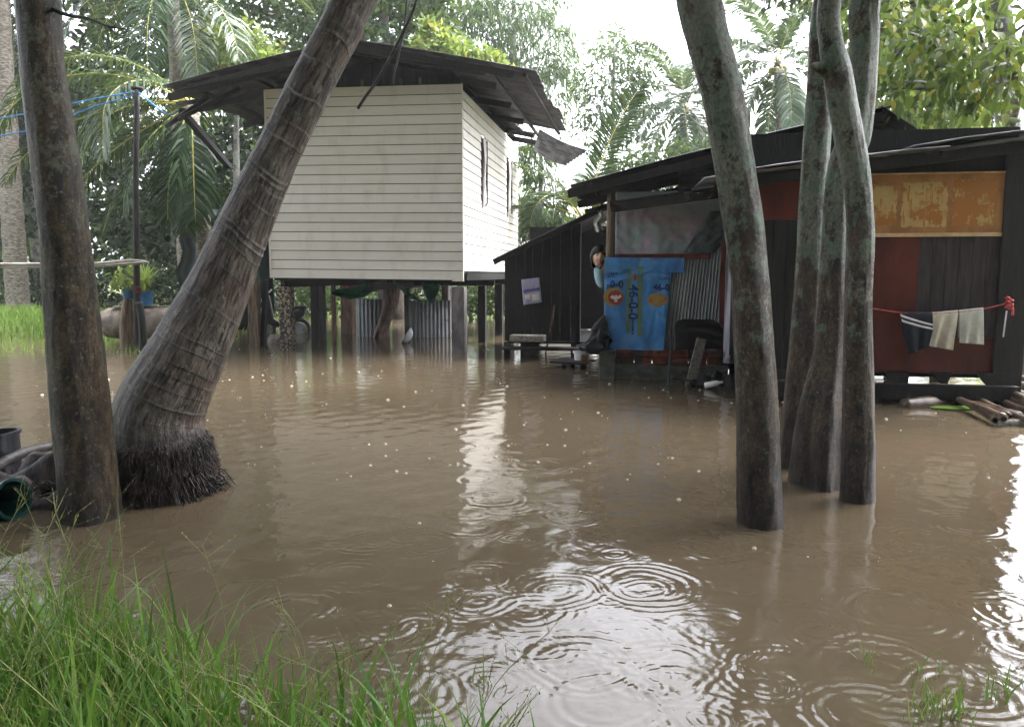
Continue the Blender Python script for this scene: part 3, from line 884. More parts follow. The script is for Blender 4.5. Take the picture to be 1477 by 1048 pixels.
p, q = trunk_px([(770, 1214, 1259), (728, 1215, 1258), (640, 1218, 1258), (550, 1219, 1257), (450, 1221, 1255), (350, 1224, 1258), (300, 1223, 1256), (250, 1217, 1252), (200, 1207, 1243), (150, 1197, 1233), (100, 1189, 1224), (60, 1184, 1213), (0, 1183, 1211)], 4.1, 0.0,
                k=1.07, top_pts=[((1.66, 4.1, 3.2), .05), ((1.75, 4.0, 4.4), .045), ((1.9, 4.1, 5.6), .03)])
tree('tree', 'foremost trunk of the clump, with a knotted stub near the roof line', gnd(1236, 728), p, q,
     [((2.0, 3.6, 5.2), (1.0, .9, .7)), ((1.5, 4.2, 5.9), (1.0, 1.0, .7)), ((2.2, 4.1, 5.9), (1.0, 1.0, .7)), ((1.95, 3.9, 2.75), (.22, .25, .2))], 3800, .13, MT['leaf_near'], MT['bark_right'], 25,
     group=GRP, shape='ovate', nseg=56, mod=lobed(.08, 2, .3, .6), sub=30, limb=.03)

t = [o_ for o_ in bpy.data.objects if o_.get('label', '').startswith('foremost trunk')][0]; b0 = gnd(1236, 728)
mb = MB(); mb.tube([v_ - b0 for v_ in smooth_path([at(1200, 108, 4.1), at(1188, 100, 4.08), at(1177, 96, 4.05), at(1171, 95, 4.02)], 4)], interp([.05, .034, .02, .012], 4), 12)
mb.build('branch_stub', MT['bark_right'], t, smooth=True)
# leafy branches hanging into the picture from a tree behind the red house
p, q = trunk_px([(560, 1450, 1484), (500, 1451, 1483), (350, 1456, 1482), (250, 1450, 1476), (150, 1436, 1468), (60, 1428, 1462), (0, 1424, 1458)], 9.5, 0.05,
                top_pts=[((6.0, 10, 6.0), .14), ((6.1, 10, 8), .1)])
tree('tree', 'grey trunk rising behind the right corner of the red house, broad pale green leaves', gnd(1466, 540), p, q,
     [(at(1340, 130, 8.4), (.75, .7, .32)), (at(1420, 70, 8.0), (.6, .7, .4)), (at(1290, 60, 8.6), (.6, .7, .45)), (at(1445, 120, 7.4), (.45, .5, .2)), ((6.0, 9.8, 7.0), (1.5, 1.4, .9)), ((4.9, 9.6, 6.0), (1.2, 1.2, .6))], 5200, .125,
     MT['leaf_near'], MT['bark_far'], 26, shape='ovate', nseg=24, mod=lobed(.08, 2, .3, .6), sub=8, per=9, spread=.36, droop=.9, aspect=.5, limb=.07)

# ------------------------------------------------------------------ background palms and trees
pa = at(18, 60, 21)
palm('coconut palm with a stout grey trunk at the far left edge', at(26, 440, 22) , at(-6, -60, 21.5), .30, .24, 14, 3.4, MT['frond'], MT['palm_bark_far'], 31, e_lo=-10)
palm('tall coconut palm with drooping fronds behind the rope pole', (at(268, 430, 19.5).x, 19.5, .1), at(248, -28, 19), .17, .14, 22, 3.6, MT['frond'], MT['palm_bark_far'], 32, e_lo=-45, e_hi=75, droop=1.5, leaf_len=.8)
palm('pale coconut palm showing over the broken roof and the tarp shack', (at(1000, 300, 31).x, 31, .1), at(984, 148, 30.5), .15, .13, 24, 3.5, MT['frond_hazed'], MT['palm_bark_far'], 33, e_lo=-55, e_hi=80, droop=1.3, leaf_len=.8, nleaf=44, lw=.075)
palm('pale coconut palm behind the black gable between the trunks', (at(1140, 300, 27).x, 27, .1), at(1122, 90, 27), .15, .13, 24, 3.2, MT['frond_hazed'], MT['palm_bark_far'], 34, e_lo=-55, e_hi=80, droop=1.3, leaf_len=.8, nleaf=44, lw=.075)

# young palm beside the white house: big fronds placed one by one
yb = Vector((at(292, 400, 15.5).x, 15.5, 0.0)); yt = at(276, 150, 15.5)
yp = empty('coconut_palm', yb)
tag(yp, 'young coconut palm whose long fronds hang between rope pole and white house', 'palm tree', 'coconut palms among the trees')
mb = MB(); mb.tube([Vector((0, 0, -.2)), (yt - yb) * .5 + Vector((.1, 0, 0)), yt - yb], [.17, .14, .12], 12); mb.build('trunk', MT['palm_bark_far'], yp, smooth=True)
fr = [(-100, 30, 4.2, 1.9), (-95, 2, 4.0, 1.1), (-85, -22, 3.6, .6), (-92, 45, 4.4, 2.3), (-75, 12, 3.9, 1.5), (-70, 45, 3.2, 2.3), (-135, -35, 2.6, 1.0), (-160, -58, 2.4, .6), (180, -72, 2.5, .3), (160, -60, 2.4, .6), (-120, 5, 2.8, 1.9),
      (110, 20, 2.6, 2.0), (60, 40, 3.0, 2.0), (20, 50, 3.0, 2.0), (-20, 45, 3.0, 2.2), (-50, 20, 3.0, 1.5), (-150, 30, 2.9, 2.9), (-115, -45, 3.0, .5)]
for i, (a, e, L, d) in enumerate(fr):
    frond(yp, yt, R(a), R(e), L, d, .72, MT['frond'], 3500 + i, origin=yb, nleaf=50, lw=.045, hang=.75, rw=.03)
# upright young palm behind the hanging roof sheet
yb = Vector((at(838, 420, 16.5).x, 16.5, 0.0)); yt = at(842, 318, 16.5)
yp = empty('coconut_palm', yb)
tag(yp, 'young palm with one tall upright feathery frond behind the hanging roof sheet', 'palm tree', 'coconut palms among the trees')
mb = MB(); mb.tube([Vector((0, 0, -.4)), yt - yb], [.16, .13], 12); mb.build('trunk', MT['palm_bark_far'], yp, smooth=True)
for i, (a, e, L, d) in enumerate([(80, 76, 3.1, .42), (100, 50, 2.6, 1.5), (-80, 62, 2.4, 1.4), (-100, 30, 2.3, 1.6), (10, 60, 2.6, 1.6), (-40, 45, 2.4, 1.8), (140, 40, 2.2, 2.2), (-140, 45, 2.2, 2.2)]):
    frond(yp, yt, R(a), R(e), L, d, .62, MT['frond'], 3600 + i, origin=yb, nleaf=56, lw=.05, rw=.026, hang=.3, hz=(.95, 0, -.3) if i == 0 else None)


def bgtree(label, px, Y, blobs_px, n, size, mat, seed, aspect=.45, droop=.3, h0=None, r0=.16, group='trees behind the houses', name='tree', per=22, spread=.22, shell=.5):
    base = Vector((at(px, 400, Y).x, Y, .0))
    bl = []
    for (bx, by, dY, rx, rz) in blobs_px:
        c = at(bx, by, Y + dY); s = (Y + dY) / F
        bl.append((c, (rx * s, max(rx * s * .8, .5), rz * s)))
    zt = max(c.z for c, _ in bl)
    cx = sum(c.x for c, _ in bl) / len(bl)
    return tree(name, label, base, [base - Vector((0, 0, .4)), base + Vector(((cx - base.x) * .4, 0, zt * .45)), Vector((cx, Y, zt))], [r0 * 1.2, r0 * .9, r0 * .35], bl, n, size, mat, MT['bark_far'], seed,
                aspect, droop, group, nseg=10, per=per, spread=spread, shell=shell)


bgtree('dark broad tree far left, sky showing through its top', 60, 24, [(-60, 200, 0, 90, 100), (-90, 60, 0, 90, 90), (-200, 130, 1, 120, 140), (10, 290, 0, 70, 60), (70, 130, 0, 80, 60), (140, 90, 1, 60, 45), (20, 190, -1, 70, 70), (150, 190, -1, 80, 60), (90, -60, 0, 80, 60), (60, 40, 1, 30, 20)], 13000, .30, MT['leaf_dark'], 41)
bgtree('dark leafy tree between the rope pole and the white house', 330, 22, [(330, 240, 0, 80, 80), (250, 270, 0, 80, 90), (380, 190, 1, 70, 60), (300, 340, -1, 90, 70), (200, 330, 1, 80, 60)], 8000, .26, MT['leaf_dark'], 42)
bgtree('tall dark green tree behind the tall coconut palm', 205, 26, [(200, 60, 0, 80, 60), (290, 20, 0, 90, 70), (380, 60, 1, 80, 60), (250, -80, 0, 120, 70), (380, -60, 0, 110, 70), (120, -30, 1, 60, 30), (450, 20, 1, 70, 50), (330, 110, 0, 90, 50)], 11000, .30, MT['leaf_mid'], 43)
bgtree('yellow green bush like tree above the left eave', 340, 19, [(335, 75, 0, 55, 40), (390, 110, 0, 45, 30), (300, 110, 0, 40, 35)], 2600, .20, MT['leaf_yellow'], 44, droop=.6, r0=.1)
bgtree('bright mid green tree behind the roof ridge', 575, 21, [(575, 40, 0, 70, 55), (620, 70, 0, 50, 40), (530, 10, 1, 70, 45), (600, -30, 0, 70, 40), (470, 20, 1, 60, 50)], 6500, .24, MT['leaf_mid'], 45)
bgtree('yellowish young tree just over the right roof slope', 645, 18, [(650, 80, 0, 38, 26), (690, 100, 0, 40, 22), (620, 60, 0, 26, 22)], 1800, .20, MT['leaf_yellow'], 46, droop=.4, r0=.08)
bgtree('tall feathery grey green bamboo like tree with drooping sprays', 730, 26, [(700, 40, 0, 60, 60), (760, 70, 0, 60, 60), (740, 0, 1, 70, 45), (790, 130, 0, 40, 50), (660, 10, 1, 50, 40), (810, 60, 1, 25, 45), (730, 120, 0, 50, 40)], 9500, .30, MT['leaf_grey'], 47, aspect=.17, droop=1.6, per=26)
bgtree('thin open crowned tree standing against the white sky', 880, 29, [(880, 100, 0, 55, 40), (920, 130, 0, 35, 30), (850, 140, 0, 30, 40), (900, 70, 1, 30, 22), (870, 190, 0, 40, 30)], 2600, .28, MT['leaf_grey'], 48, aspect=.3, droop=.9, r0=.10, spread=.3)
bgtree('weeping dark green tree hanging beside the white side wall', 775, 19.5, [(775, 230, 0, 26, 40), (785, 290, 0, 30, 40), (765, 330, 0, 40, 40), (800, 330, 0, 40, 35)], 3600, .26, MT['leaf_mid'], 49, aspect=.16, droop=1.8, r0=.09)
bgtree('low green tree behind the tarp shack roof', 960, 24, [(960, 240, 0, 50, 34), (910, 260, 0, 40, 30), (1010, 235, 1, 40, 30)], 2400, .24, MT['leaf_mid'], 50, r0=.1)
bgtree('broad green tree right of the clump with yellowing leaves', 1300, 16.5, [(1310, 90, 0, 55, 55), (1290, 160, 0, 60, 45), (1370, 150, 0, 50, 45), (1290, 10, 0, 70, 50), (1360, 40, 0, 45, 50), (1240, 60, 1, 40, 60), (1300, -90, 0, 75, 60), (1220, -60, 1, 80, 60), (1370, -70, 0, 35, 50), (1350, 200, 0, 60, 30)], 11000, .21, MT['leaf_yellow'], 51, droop=.6)
bgtree('pale feathery tree standing behind the leaning roof edge at right', 1390, 22, [(1370, 190, 0, 50, 40), (1330, 210, 0, 60, 30), (1410, 150, 0, 32, 35), (1400, 220, 0, 60, 30)], 4200, .24, MT['leaf_grey'], 52, aspect=.3, droop=.8)
bgtree('tall dark tree with high crown over the red house', 1180, 23, [(1150, -60, 0, 80, 60), (1230, -130, 0, 100, 70), (1130, -150, 1, 80, 50), (1320, -190, 0, 90, 60), (1190, -10, 0, 40, 34)], 6500, .32, MT['leaf_mid'], 53)
bgtree('high crowned tree behind the leaning palm top', 470, 25, [(460, -70, 0, 100, 60), (560, -100, 0, 70, 50), (540, -220, 0, 90, 70), (430, -260, 0, 110, 70), (330, -220, 0, 90, 60), (580, -40, 0, 40, 40), (400, -150, 0, 120, 60), (530, -170, 1, 80, 50)], 10500, .34, MT['leaf_mid'], 54)

for i, (lab, px, Y, w, h, mt) in enumerate([
    ('dark round bush under the far left palm', 70, 24, 90, 55, 'leaf_dark'), ('dense dark bush behind the concrete jar', 190, 20, 90, 60, 'leaf_dark'), ('dark bush beside the green shade net', 330, 19.5, 80, 70, 'leaf_dark'),
    ('mid green bush seen between the white house stilts', 480, 22, 90, 40, 'leaf_mid'), ('grassy green bush seen past the house corner pillar', 690, 21, 70, 45, 'leaf_mid'), ('sunlit yellow green bush behind the right corner of the red house', 1440, 17, 70, 60, 'leaf_light'),
    ('sunlit bush at the right edge over the bamboo poles', 1520, 15, 60, 90, 'leaf_yellow'), ('dark bush far beyond the corrugated sheets under the house', 600, 24, 80, 40, 'leaf_dark')]):
    base = Vector((at(px, 400, Y).x, Y, .05)); s = Y / F
    root = tag(empty('bush', base), lab, 'bush', 'bushes along the far bank')
    bl = [(base + Vector((w * s * dx, dy, h * s * (.55 + dz))), (w * s * .6, .7, h * s * .6)) for dx, dy, dz in ((-.5, 0, 0), (.4, .2, .1), (0, -.2, .35))]
    crown('foliage', bl, 2600, .17, .4, .3, MT[mt], root, base, 70 + i)
    mb = MB()
    for k, (c, _) in enumerate(bl): mb.tube([Vector((0, 0, -.3)), (c - base) * .6, c - base], [.05, .035, .015], 6)
    mb.build('stem', MT['bark_far'], root)

# far-off wood, plus an unseen ring behind the camera added to block sky
rr = np.random.default_rng(77)
n = 40000
th = np.where(rr.random(n) < .35, rr.uniform(-.75, -.12, n), rr.uniform(-1.15, 1.15, n)); dist = rr.uniform(31, 44, n)
bk = np.arange(n) >= 22000
th = np.where(bk, math.pi + rr.uniform(-1.75, 1.75, n), th); dist = np.where(bk, rr.uniform(15, 22, n), dist)
clump = 0.75 + 0.25 * np.sin(th * 37 + 1) + 0.2 * np.sin(th * 91)
hmax = np.where(bk, 11.0, np.where((th > .07) & (th < .32), 3.9, np.where(th < -.12, 10.0, 5.4))) * clump
Pz = rr.random(n) ** 0.8 * hmax
P_ = np.stack([np.sin(th) * dist, np.cos(th) * dist, Pz + .1], 1)
D_ = unit(rr.normal(size=(n, 3)) + np.array([0, -.3, -.2]))
V, fs = leaf_arrays(P_, D_, np.where(bk, 1.5, 1.0) * rr.uniform(.35, .75, n), .5, rr)
o = np_obj('far_wood', V, fs, MT['leaf_mid']); tag(o, 'dense green wood closing the view, with added shading leaves unseen behind the viewer', 'wood', kind='stuff')

# ------------------------------------------------------------------ grass
def grass_obj(name, pts, hts, widths, lean, mats, seed, seg=5):
    r = np.random.default_rng(seed); n = len(pts)
    az = r.uniform(0, 2 * math.pi, n)
    d = np.stack([np.cos(az), np.sin(az), np.zeros(n)], 1)
    sd = np.stack([-np.sin(az + r.normal(size=n) * .5), np.cos(az + r.normal(size=n) * .5), np.zeros(n)], 1)
    ln = lean * r.uniform(.1, 1.0, n)
    V = np.zeros((n, 2 * seg + 1, 3))
    for i in range(seg + 1):
        t = i / seg
        c = pts + d * (hts * ln * t ** 2.0)[:, None] + np.array([0, 0, 1.0]) * (hts * (t - .35 * ln * t ** 3))[:, None]
        w = widths * (1 - t) ** .6 * (0.6 + 1.2 * t * (1 - t) * 2)
        if i < seg:
            V[:, 2 * i] = c - sd * w[:, None] / 2; V[:, 2 * i + 1] = c + sd * w[:, None] / 2
        else: V[:, 2 * seg] = c
    b = np.arange(n)[:, None] * (2 * seg + 1)
    q = np.concatenate([b + np.array([[2 * i, 2 * i + 1, 2 * i + 3, 2 * i + 2]]) for i in range(seg - 1)])
    t3 = b + np.array([[2 * seg - 2, 2 * seg - 1, 2 * seg]])
    return np_obj(name, V.reshape(-1, 3), [t3, q], mats)


pts, hts, ws = [], [], []
r = np.random.default_rng(9)
bound = lambda x: np.interp(x, [-150, 0, 170, 300, 450, 640, 740, 800], [842, 860, 885, 968, 1015, 1045, 1090, 1200])
while len(pts) < 5600:
    px = r.uniform(-160, 800); py = r.uniform(840, 1500)
    bd = bound(px)
    if py < bd: continue
    dens = 0.25 + 0.75 * min(1, (py - bd) / 120)
    dens *= np.interp(px, [-160, 200, 350, 520, 800], [.75, .75, .66, .62, .4])
    if r.random() > dens: continue
    p = gnd(px, py)
    if p.y < 1.25: continue
    pts.append((p.x, p.y, -.04)); big = r.random() < .3
    hts.append((r.uniform(.12, .40) if not big else r.uniform(.18, .48)) * (1.0 if px < 330 else .75)); ws.append(r.uniform(.0035, .008) if not big else r.uniform(.009, .018))
o = grass_obj('grass', np.array(pts), np.array(hts), np.array(ws), .75, MT['grass'], 12)
tag(o, 'tall bright green flooded grass in the near left corner', 'grass', kind='stuff')
# thin seed heads above the grass
mb = MB(); rs = random.Random(5)
k = 0
while k < 70:
    px = rs.uniform(-60, 740); py = rs.uniform(850, 1300)
    if py < bound(px) - 30: continue
    k += 1
    p = gnd(px, py); p.z = -.03
    if p.y < 1.3: continue
    a = rs.uniform(0, 6.28); h = rs.uniform(.28, .55) if px < 330 else rs.uniform(.18, .38); ln = rs.uniform(.05, .28)
    tip = p + Vector((math.cos(a) * ln, math.sin(a) * ln, h)); mid = (p + tip) / 2 + Vector((-math.cos(a) * .03, -math.sin(a) * .03, .03))
    path = smooth_path([p, mid, tip], 4)
    mb.tube(path, [.0011] * len(path), 3, cap=False)
    for j in range(7):
        s = path[rs.randrange(5, len(path))]
        e = s + Vector((rs.gauss(0, .03), rs.gauss(0, .03), rs.uniform(.02, .07)))
        mb.tube([s, e], [.0007, .0004], 3, cap=False)
        for q_ in range(3):
            c = s + (e - s) * rs.uniform(.3, 1); mb.box(c, (.0022, .0022, .004))
o = mb.build('grass_seed_heads', MT['straw']); tag(o, 'thin pale seed heads standing over the near grass', 'grass', kind='stuff')
# tufts at the lower right
pts, hts, ws = [], [], []
for (px, py, n_) in ((1345, 1020, 34), (1370, 1030, 26), (1440, 1005, 14), (1255, 955, 8), (1455, 985, 10), (1330, 975, 10), (700, 985, 14), (560, 1000, 20), (1320, 1030, 12)):
    for i in range(n_):
        p = gnd(px + r.normal() * 16, py + r.normal() * 10)
        pts.append((p.x, p.y, -.03)); hts.append(r.uniform(.05, .15)); ws.append(r.uniform(.003, .007))
o = grass_obj('grass_tufts', np.array(pts), np.array(hts), np.array(ws), .8, MT['grass'], 14)
tag(o, 'sparse grass tufts poking out of the brown water', 'grass', kind='stuff')
# far bank grass
pts = []
while len(pts) < 13000:
    x = r.uniform(-15, -5.0); yy = r.uniform(11.6, 21.5)
    z = float(ground_z(np.array(x), np.array(yy)))
    if x > -7.2 and yy > 15.3 and r.random() < .5: continue
    if z < -.12 and r.random() < .6: continue
    pts.append((x, yy, max(z, -.16) - .02))
for i in range(5000):
    x = r.uniform(-7, 14); yy = r.uniform(21.5, 27)
    pts.append((x, yy, float(ground_z(np.array(x), np.array(yy))) - .02))
for i in range(3500):
    x = r.uniform(9.6, 14); yy = r.uniform(8, 21)
    pts.append((x, yy, float(ground_z(np.array(x), np.array(yy))) - .02))
n = len(pts)
o = grass_obj('bank_grass', np.array(pts), r.uniform(.12, .42, n), r.uniform(.012, .035, n), .9, MT['grass_far'], 15, 3)
tag(o, 'bright green grass on the far bank', 'grass', kind='stuff')

# rain splashes and bubbles on the water
mb = MB(); rs = random.Random(8)
for i in range(1500):
    yy = math.exp(rs.uniform(math.log(2.2), math.log(13.0))); xx = rs.uniform(-.62, .66) * yy
    if yy < 4.5 and rs.random() < .92: continue
    if noise.noise(Vector((xx * .9, yy * .7, 4))) < rs.uniform(-.45, .2): continue
    s = (.003 + .011 * rs.random() ** 2.2) * (1 if yy < 6 else 1.4)
    if rs.random() < .02: s *= 1.6
    k = 6
    if rs.random() < .62:
        mb.lathe((xx, yy, -.002), [(s, 0), (s * .85, s * .5), (s * .5, s * .82), (.0005, s * .95)], k + 2)
    else:   # small crown of thrown-up drops
        for q_ in range(rs.randrange(2, 6)):
            a = rs.uniform(0, 6.28); d = rs.uniform(.3, 2.2) * s
            mb.lathe((xx + math.cos(a) * d, yy + math.sin(a) * d, rs.uniform(0, s * 1.8)), [(.0004, -s * .3), (s * .26, 0), (.0004, s * .32)], 5)
bub = NT('bubble_water')
MT['bubble'] = bub.done(bub.principled(lin(190, 180, 165), 0.08, 0.6, ior=1.33))
o = mb.build('rain_splashes', MT['bubble'], smooth=True); tag(o, 'white rain splashes and bubbles dotted over the water', 'splashes', kind='stuff')

# ------------------------------------------------------------------ corrugated sheets
def corr(mb, O, U, V, pitch=.076, amp=.009, m=0, nv=3, sag=0.0, rag=0.0, seed=0, res=8):
    """sheet from O: U across the corrugations, V along them"""
    O, U, V = Vector(O), Vector(U), Vector(V)
    N = U.cross(V).normalized()
    nw = max(2, round(U.length / pitch)); nu = nw * res
    rs = random.Random(seed)
    offs = [rs.uniform(-rag, rag) for _ in range(nw * 2 + 2)]

    def fn(u_, v_):
        e = offs[int(u_ * nw / 8)] if rag else 0
        return O + U * u_ + V * (v_ * (1 + (e / V.length if v_ > .99 else 0))) + N * (amp * math.sin(2 * math.pi * nw * u_) - sag * math.sin(math.pi * v_) + (rag * .35 * noise.noise(Vector((u_ * 9, v_ * 3, seed))) if rag else 0))
    mb.grid(fn, nu, nv, m)


def lapped(mb, x0, x1, z0, z1, n, fn, holes=(), m=0):
    """lapped boards; fn(x, out, z) maps to 3-D; holes: (xa, xb, za, zb)"""
    h = (z1 - z0) / n
    rs = random.Random(int(x1 * 100) + n)
    for i in range(n):
        za, zb = z0 + i * h + .007, z0 + (i + 1) * h - .004
        spans = [(x0, x1)]
        for (xa, xb, ha, hb) in holes:
            if ha < (za + zb) / 2 < hb:
                spans = [s for a, b in spans for s in ((a, min(b, xa)), (max(a, xb), b)) if s[1] - s[0] > .01]
        for a, b in spans:
            e = rs.uniform(-.002, .002)
            pts = [fn(a, .004, za), fn(b, .004, za), fn(b, .022 + e, za), fn(a, .022 + e, za), fn(a, .002, zb), fn(b, .002, zb), fn(b, .010 + e, zb), fn(a, .010 + e, zb)]
            mb.add(pts, [(0, 1, 2, 3), (4, 7, 6, 5), (0, 4, 5, 1), (3, 2, 6, 7), (0, 3, 7, 4), (1, 5, 6, 2)], m)


# ------------------------------------------------------------------ white house on stilts
HO = Vector((-0.74, 12.0, 0.0))
house = tag(empty('stilt_house', HO, YAW), 'cream boarded house on stilts under a dark corrugated gable roof', 'house')
W_, D_ = 3.09, 5.3
mb = MB()
lapped(mb, -W_, 0, 1.10, 3.98, 20, lambda x, o_, z: (x, -o_, z + 0.035 * (-x / W_)))
mb.box2((-W_, 0.006, 1.14), (-.01, .03, 4.0), 1)  # dark backing put in so the board gaps read as shadow lines
mb.build('front_wall', [MT['siding'], MT['blackwood']], house)
mb = MB()
win = [(1.36, 1.80, 2.42, 3.45), (3.86, 4.42, 2.45, 3.45)]
lapped(mb, 0.0, D_, 1.235, 3.9, 19, lambda x, o_, z: (o_, x, z), holes=win)
mb.box2((-.03, 4.43, 1.25), (-.006, D_, 3.9), 1); mb.box2((-.03, 1.81, 1.25), (-.006, 3.85, 3.9), 1); mb.box2((-.03, .035, 1.25), (-.006, 1.35, 3.9), 1)  # dark backing, shadow in the board gaps put into its colour
mb.build('side_wall', [MT['siding_white'], MT['darkwood']], house)
mb = MB()
mb.box2((-W_, D_ - .04, 1.15), (-.035, D_, 3.9)); mb.box2((-W_, .035, 1.15), (-W_ + .03, D_ - .045, 3.95))
mb.build('back_wall', MT['siding'], house)
mb = MB(); mb.box2((-W_ + .035, .04, 1.10), (-.035, D_ - .05, 1.16)); mb.build('floor', MT['darkwood'], house)
for (a, b, za, zb) in win:
    mb = MB()
    mb.box2((-.012, a - .03, za), (.03, a, zb)); mb.box2((-.012, b, za), (.03, b + .03, zb)); mb.box2((-.012, a - .03, za - .03), (.032, b + .03, za))
    wf = mb.build('window', MT['darkwood'], house)
    mb = MB(); mb.box2((-.06, a - .02, za - .02), (-.04, b + .02, zb + .02)); mb.build('dark_panel', MT['void'], wf)  # near-black panel paints the room's darkness behind the opening
    mb = MB()
    ww = b - a
    def cf(u_, v_, a=a, ww=ww, zb=zb, za=za):
        wd = ww * (.42 - .10 * v_ + .08 * math.sin(v_ * 9))
        return (.035 + .03 * math.sin(u_ * 11 + v_ * 3) + .05 * v_ * (1 - v_), a - .01 + .02 * math.sin(v_ * 7) + wd * u_, zb - .02 - (zb - za + .12) * v_ * (1 - .08 * u_))
    mb.grid(cf, 14, 26)
    mb.build('curtain', MT['white_cloth'], wf, smooth=True, solid=.004)
# roof
RX, RZ, EX, EZ, LX, LZ = -1.38, 4.41, 1.24, 3.88, -4.35, 3.87
Y0, Y1 = -.84, 5.6
mb = MB()
sl = Vector((EX - RX, 0, EZ - RZ))
for i, (ya, yb, ln) in enumerate([(Y0, 1.1, 1.0), (1.04, 2.65, 1.02), (2.6, 3.9, .99), (3.85, 5.6, .62)]):
    corr(mb, (RX - .06, ya, RZ + .045 + (.012 if i % 2 else 0)), (0, yb - ya, 0), sl * ln, m=0, rag=.05, seed=i, sag=.02)
mb.build('right_roof_sheet', MT['roof_mid'], house, smooth=True, solid=.004)
mb = MB()
sl2 = Vector((LX - RX, 0, LZ - RZ))
for i, (ya, yb) in enumerate([(Y0, 1.3), (1.25, 3.3), (3.25, 5.6)]):
    corr(mb, (RX + .06, yb, RZ + .05 + (.012 if i % 2 else 0)), (0, ya - yb, 0), sl2 * (1 if i else 1.0), m=0, rag=.04, seed=10 + i, sag=.03)
mb.build('left_roof_sheet', MT['roof_mid'], house, smooth=True, solid=.004)
mb = MB()
mb.tube([(RX, Y0 - .03, RZ + .03), (RX, Y1 + .03, RZ + .03)], [.05, .05], 10)
mb.build('ridge_cap', MT['roof'], house, smooth=True)
for k, yy in enumerate((-.72, .12, 1.5, 2.9, 4.3, 5.3)):
    mb = MB()
    mb.beam((RX, yy, RZ - .09), (EX - .75, yy, EZ + .16 - .09), .05, .10); mb.beam((RX, yy, RZ - .09), (LX + .1, yy, LZ - .09), .05, .10)
    mb.build('rafter', MT['darkwood'], house)
for k, (xx, zz) in enumerate(((-.1, 4.22), (-.75, 4.36), (.55, 4.08), (1.05, 3.975), (-2.2, 4.33), (-3.05, 4.17), (-3.9, 4.02))):
    mb = MB(); mb.beam((xx, Y0 + .03, zz - .10), (xx, Y1 - .1 if xx < .9 else 3.8, zz - .10), .05, .045); mb.build('purlin', MT['darkwood'], house)
mb = MB()  # ragged barge board under the front rake
mb.poly_slab([(RX, Y0 + .02, RZ - .02), (EX - .25, Y0 + .02, EZ + .03), (EX - .35, Y0 + .02, EZ - .06), (.2, Y0 + .02, 4.0), (RX, Y0 + .02, RZ - .13)], (0, .022, 0))
mb.poly_slab([(RX - .02, Y0 + .02, RZ - .03), (RX - .02, Y0 + .02, RZ - .15), (LX + .5, Y0 + .02, LZ + .01), (LX + .35, Y0 + .02, LZ + .035)], (0, .022, 0))
mb.build('barge_board', MT['darkwood'], house)
mb = MB()  # gable boarding
xx = -W_
rs = random.Random(4)
while xx < -.02:
    w2 = min(.17, -.01 - xx); c_ = xx + w2 / 2
    zt = (RZ - (c_ - RX) * (RZ - EZ) / (EX - RX) if c_ > RX else RZ - (RX - c_) * (RZ - LZ) / (RX - LX)) - .07
    mb.box2((xx + .003, .05 + rs.uniform(0, .01), 3.9), (xx + w2 - .003, .075, zt)); xx += w2
mb.build('gable_boarding', MT['blackwood'], house)
for xx in (-1.55, -.65, -2.3, -.95):
    mb = MB(); mb.box2((xx, -.02, 4.0), (xx + .035, .04, 4.09)); mb.build('stud_end', MT['postwood'], house)
mb = MB()  # corner trim and the patched lower corner
mb.box2((-W_ - .014, -.03, 1.14), (-W_ + .004, .004, 4.0)); mb.build('corner_trim', MT['siding'], house)
mb = MB(); mb.box2((-.004, -.03, 1.09), (.012, .004, 3.98))
mb.build('corner_trim', MT['siding'], house)
mb = MB(); mb.poly_slab([(-.17, -.036, 1.09), (.012, -.036, 1.09), (.012, -.036, 1.25)], (0, .005, 0)); mb.build('corner_patch', MT['siding'], house)
for (a, b) in (((-W_, .12, 1.16), (.0, .12, 1.16)), ((-W_, 2.6, 1.04), (0, 2.6, 1.04)), ((-W_, 5.1, 1.04), (0, 5.1, 1.04)), ((-.1, .2, 1.16), (-.1, 5.2, 1.16)), ((-3.0, .2, 1.04), (-3.0, 5.2, 1.04)), ((-1.55, .2, 1.0), (-1.55, 5.2, 1.0))):
    mb = MB(); mb.beam(a, b, .07, .11); mb.build('floor_beam', MT['blackwood'], house)
mb = MB(); mb.box2((.0, .03, 1.10), (.06, D_, 1.22)); mb.build('sill_beam', MT['blackwood'], house)
def stilt(x, yy, w2, mt, zt=1.0, lean=0.0):
    mb = MB(); mb.beam((x + lean, yy, -.4), (x, yy, zt), w2, w2, up=(0, 1, 0)); return mb.build('stilt', mt, house, bevel=.006)
stilt(-2.91, .12, .19, MT['pebble']); stilt(-.09, .12, .2, MT['concrete'])
for x, yy, w2, mt in ((-.09, 1.9, .13, 'blackwood'), (-.1, 3.6, .15, 'blackwood'), (-.1, 5.1, .15, 'concrete'), (-3.06, 1.9, .10, 'blackwood'), (-2.78, 1.75, .07, 'brownwood'), (-3.2, 3.55, .24, 'brownwood'), (-3.0, 5.1, .15, 'concrete'),
                      (-1.55, 2.2, .09, 'blackwood'), (-1.55, 5.1, .15, 'concrete'), (-2.62, .55, .11, 'blackwood')):
    stilt(x, yy, w2, MT[mt])
mb = MB(); mb.beam((-3.70, .55, -.4), (-3.68, .55, 1.15), .17, .12, up=(0, 1, 0)); mb.build('eave_post', MT['postwood'], house)
mb = MB(); mb.beam((-3.62, .62, -.4), (-3.50, .62, 1.1), .07, .1, up=(0, 1, 0)); mb.build('eave_post', MT['blackwood'], house)
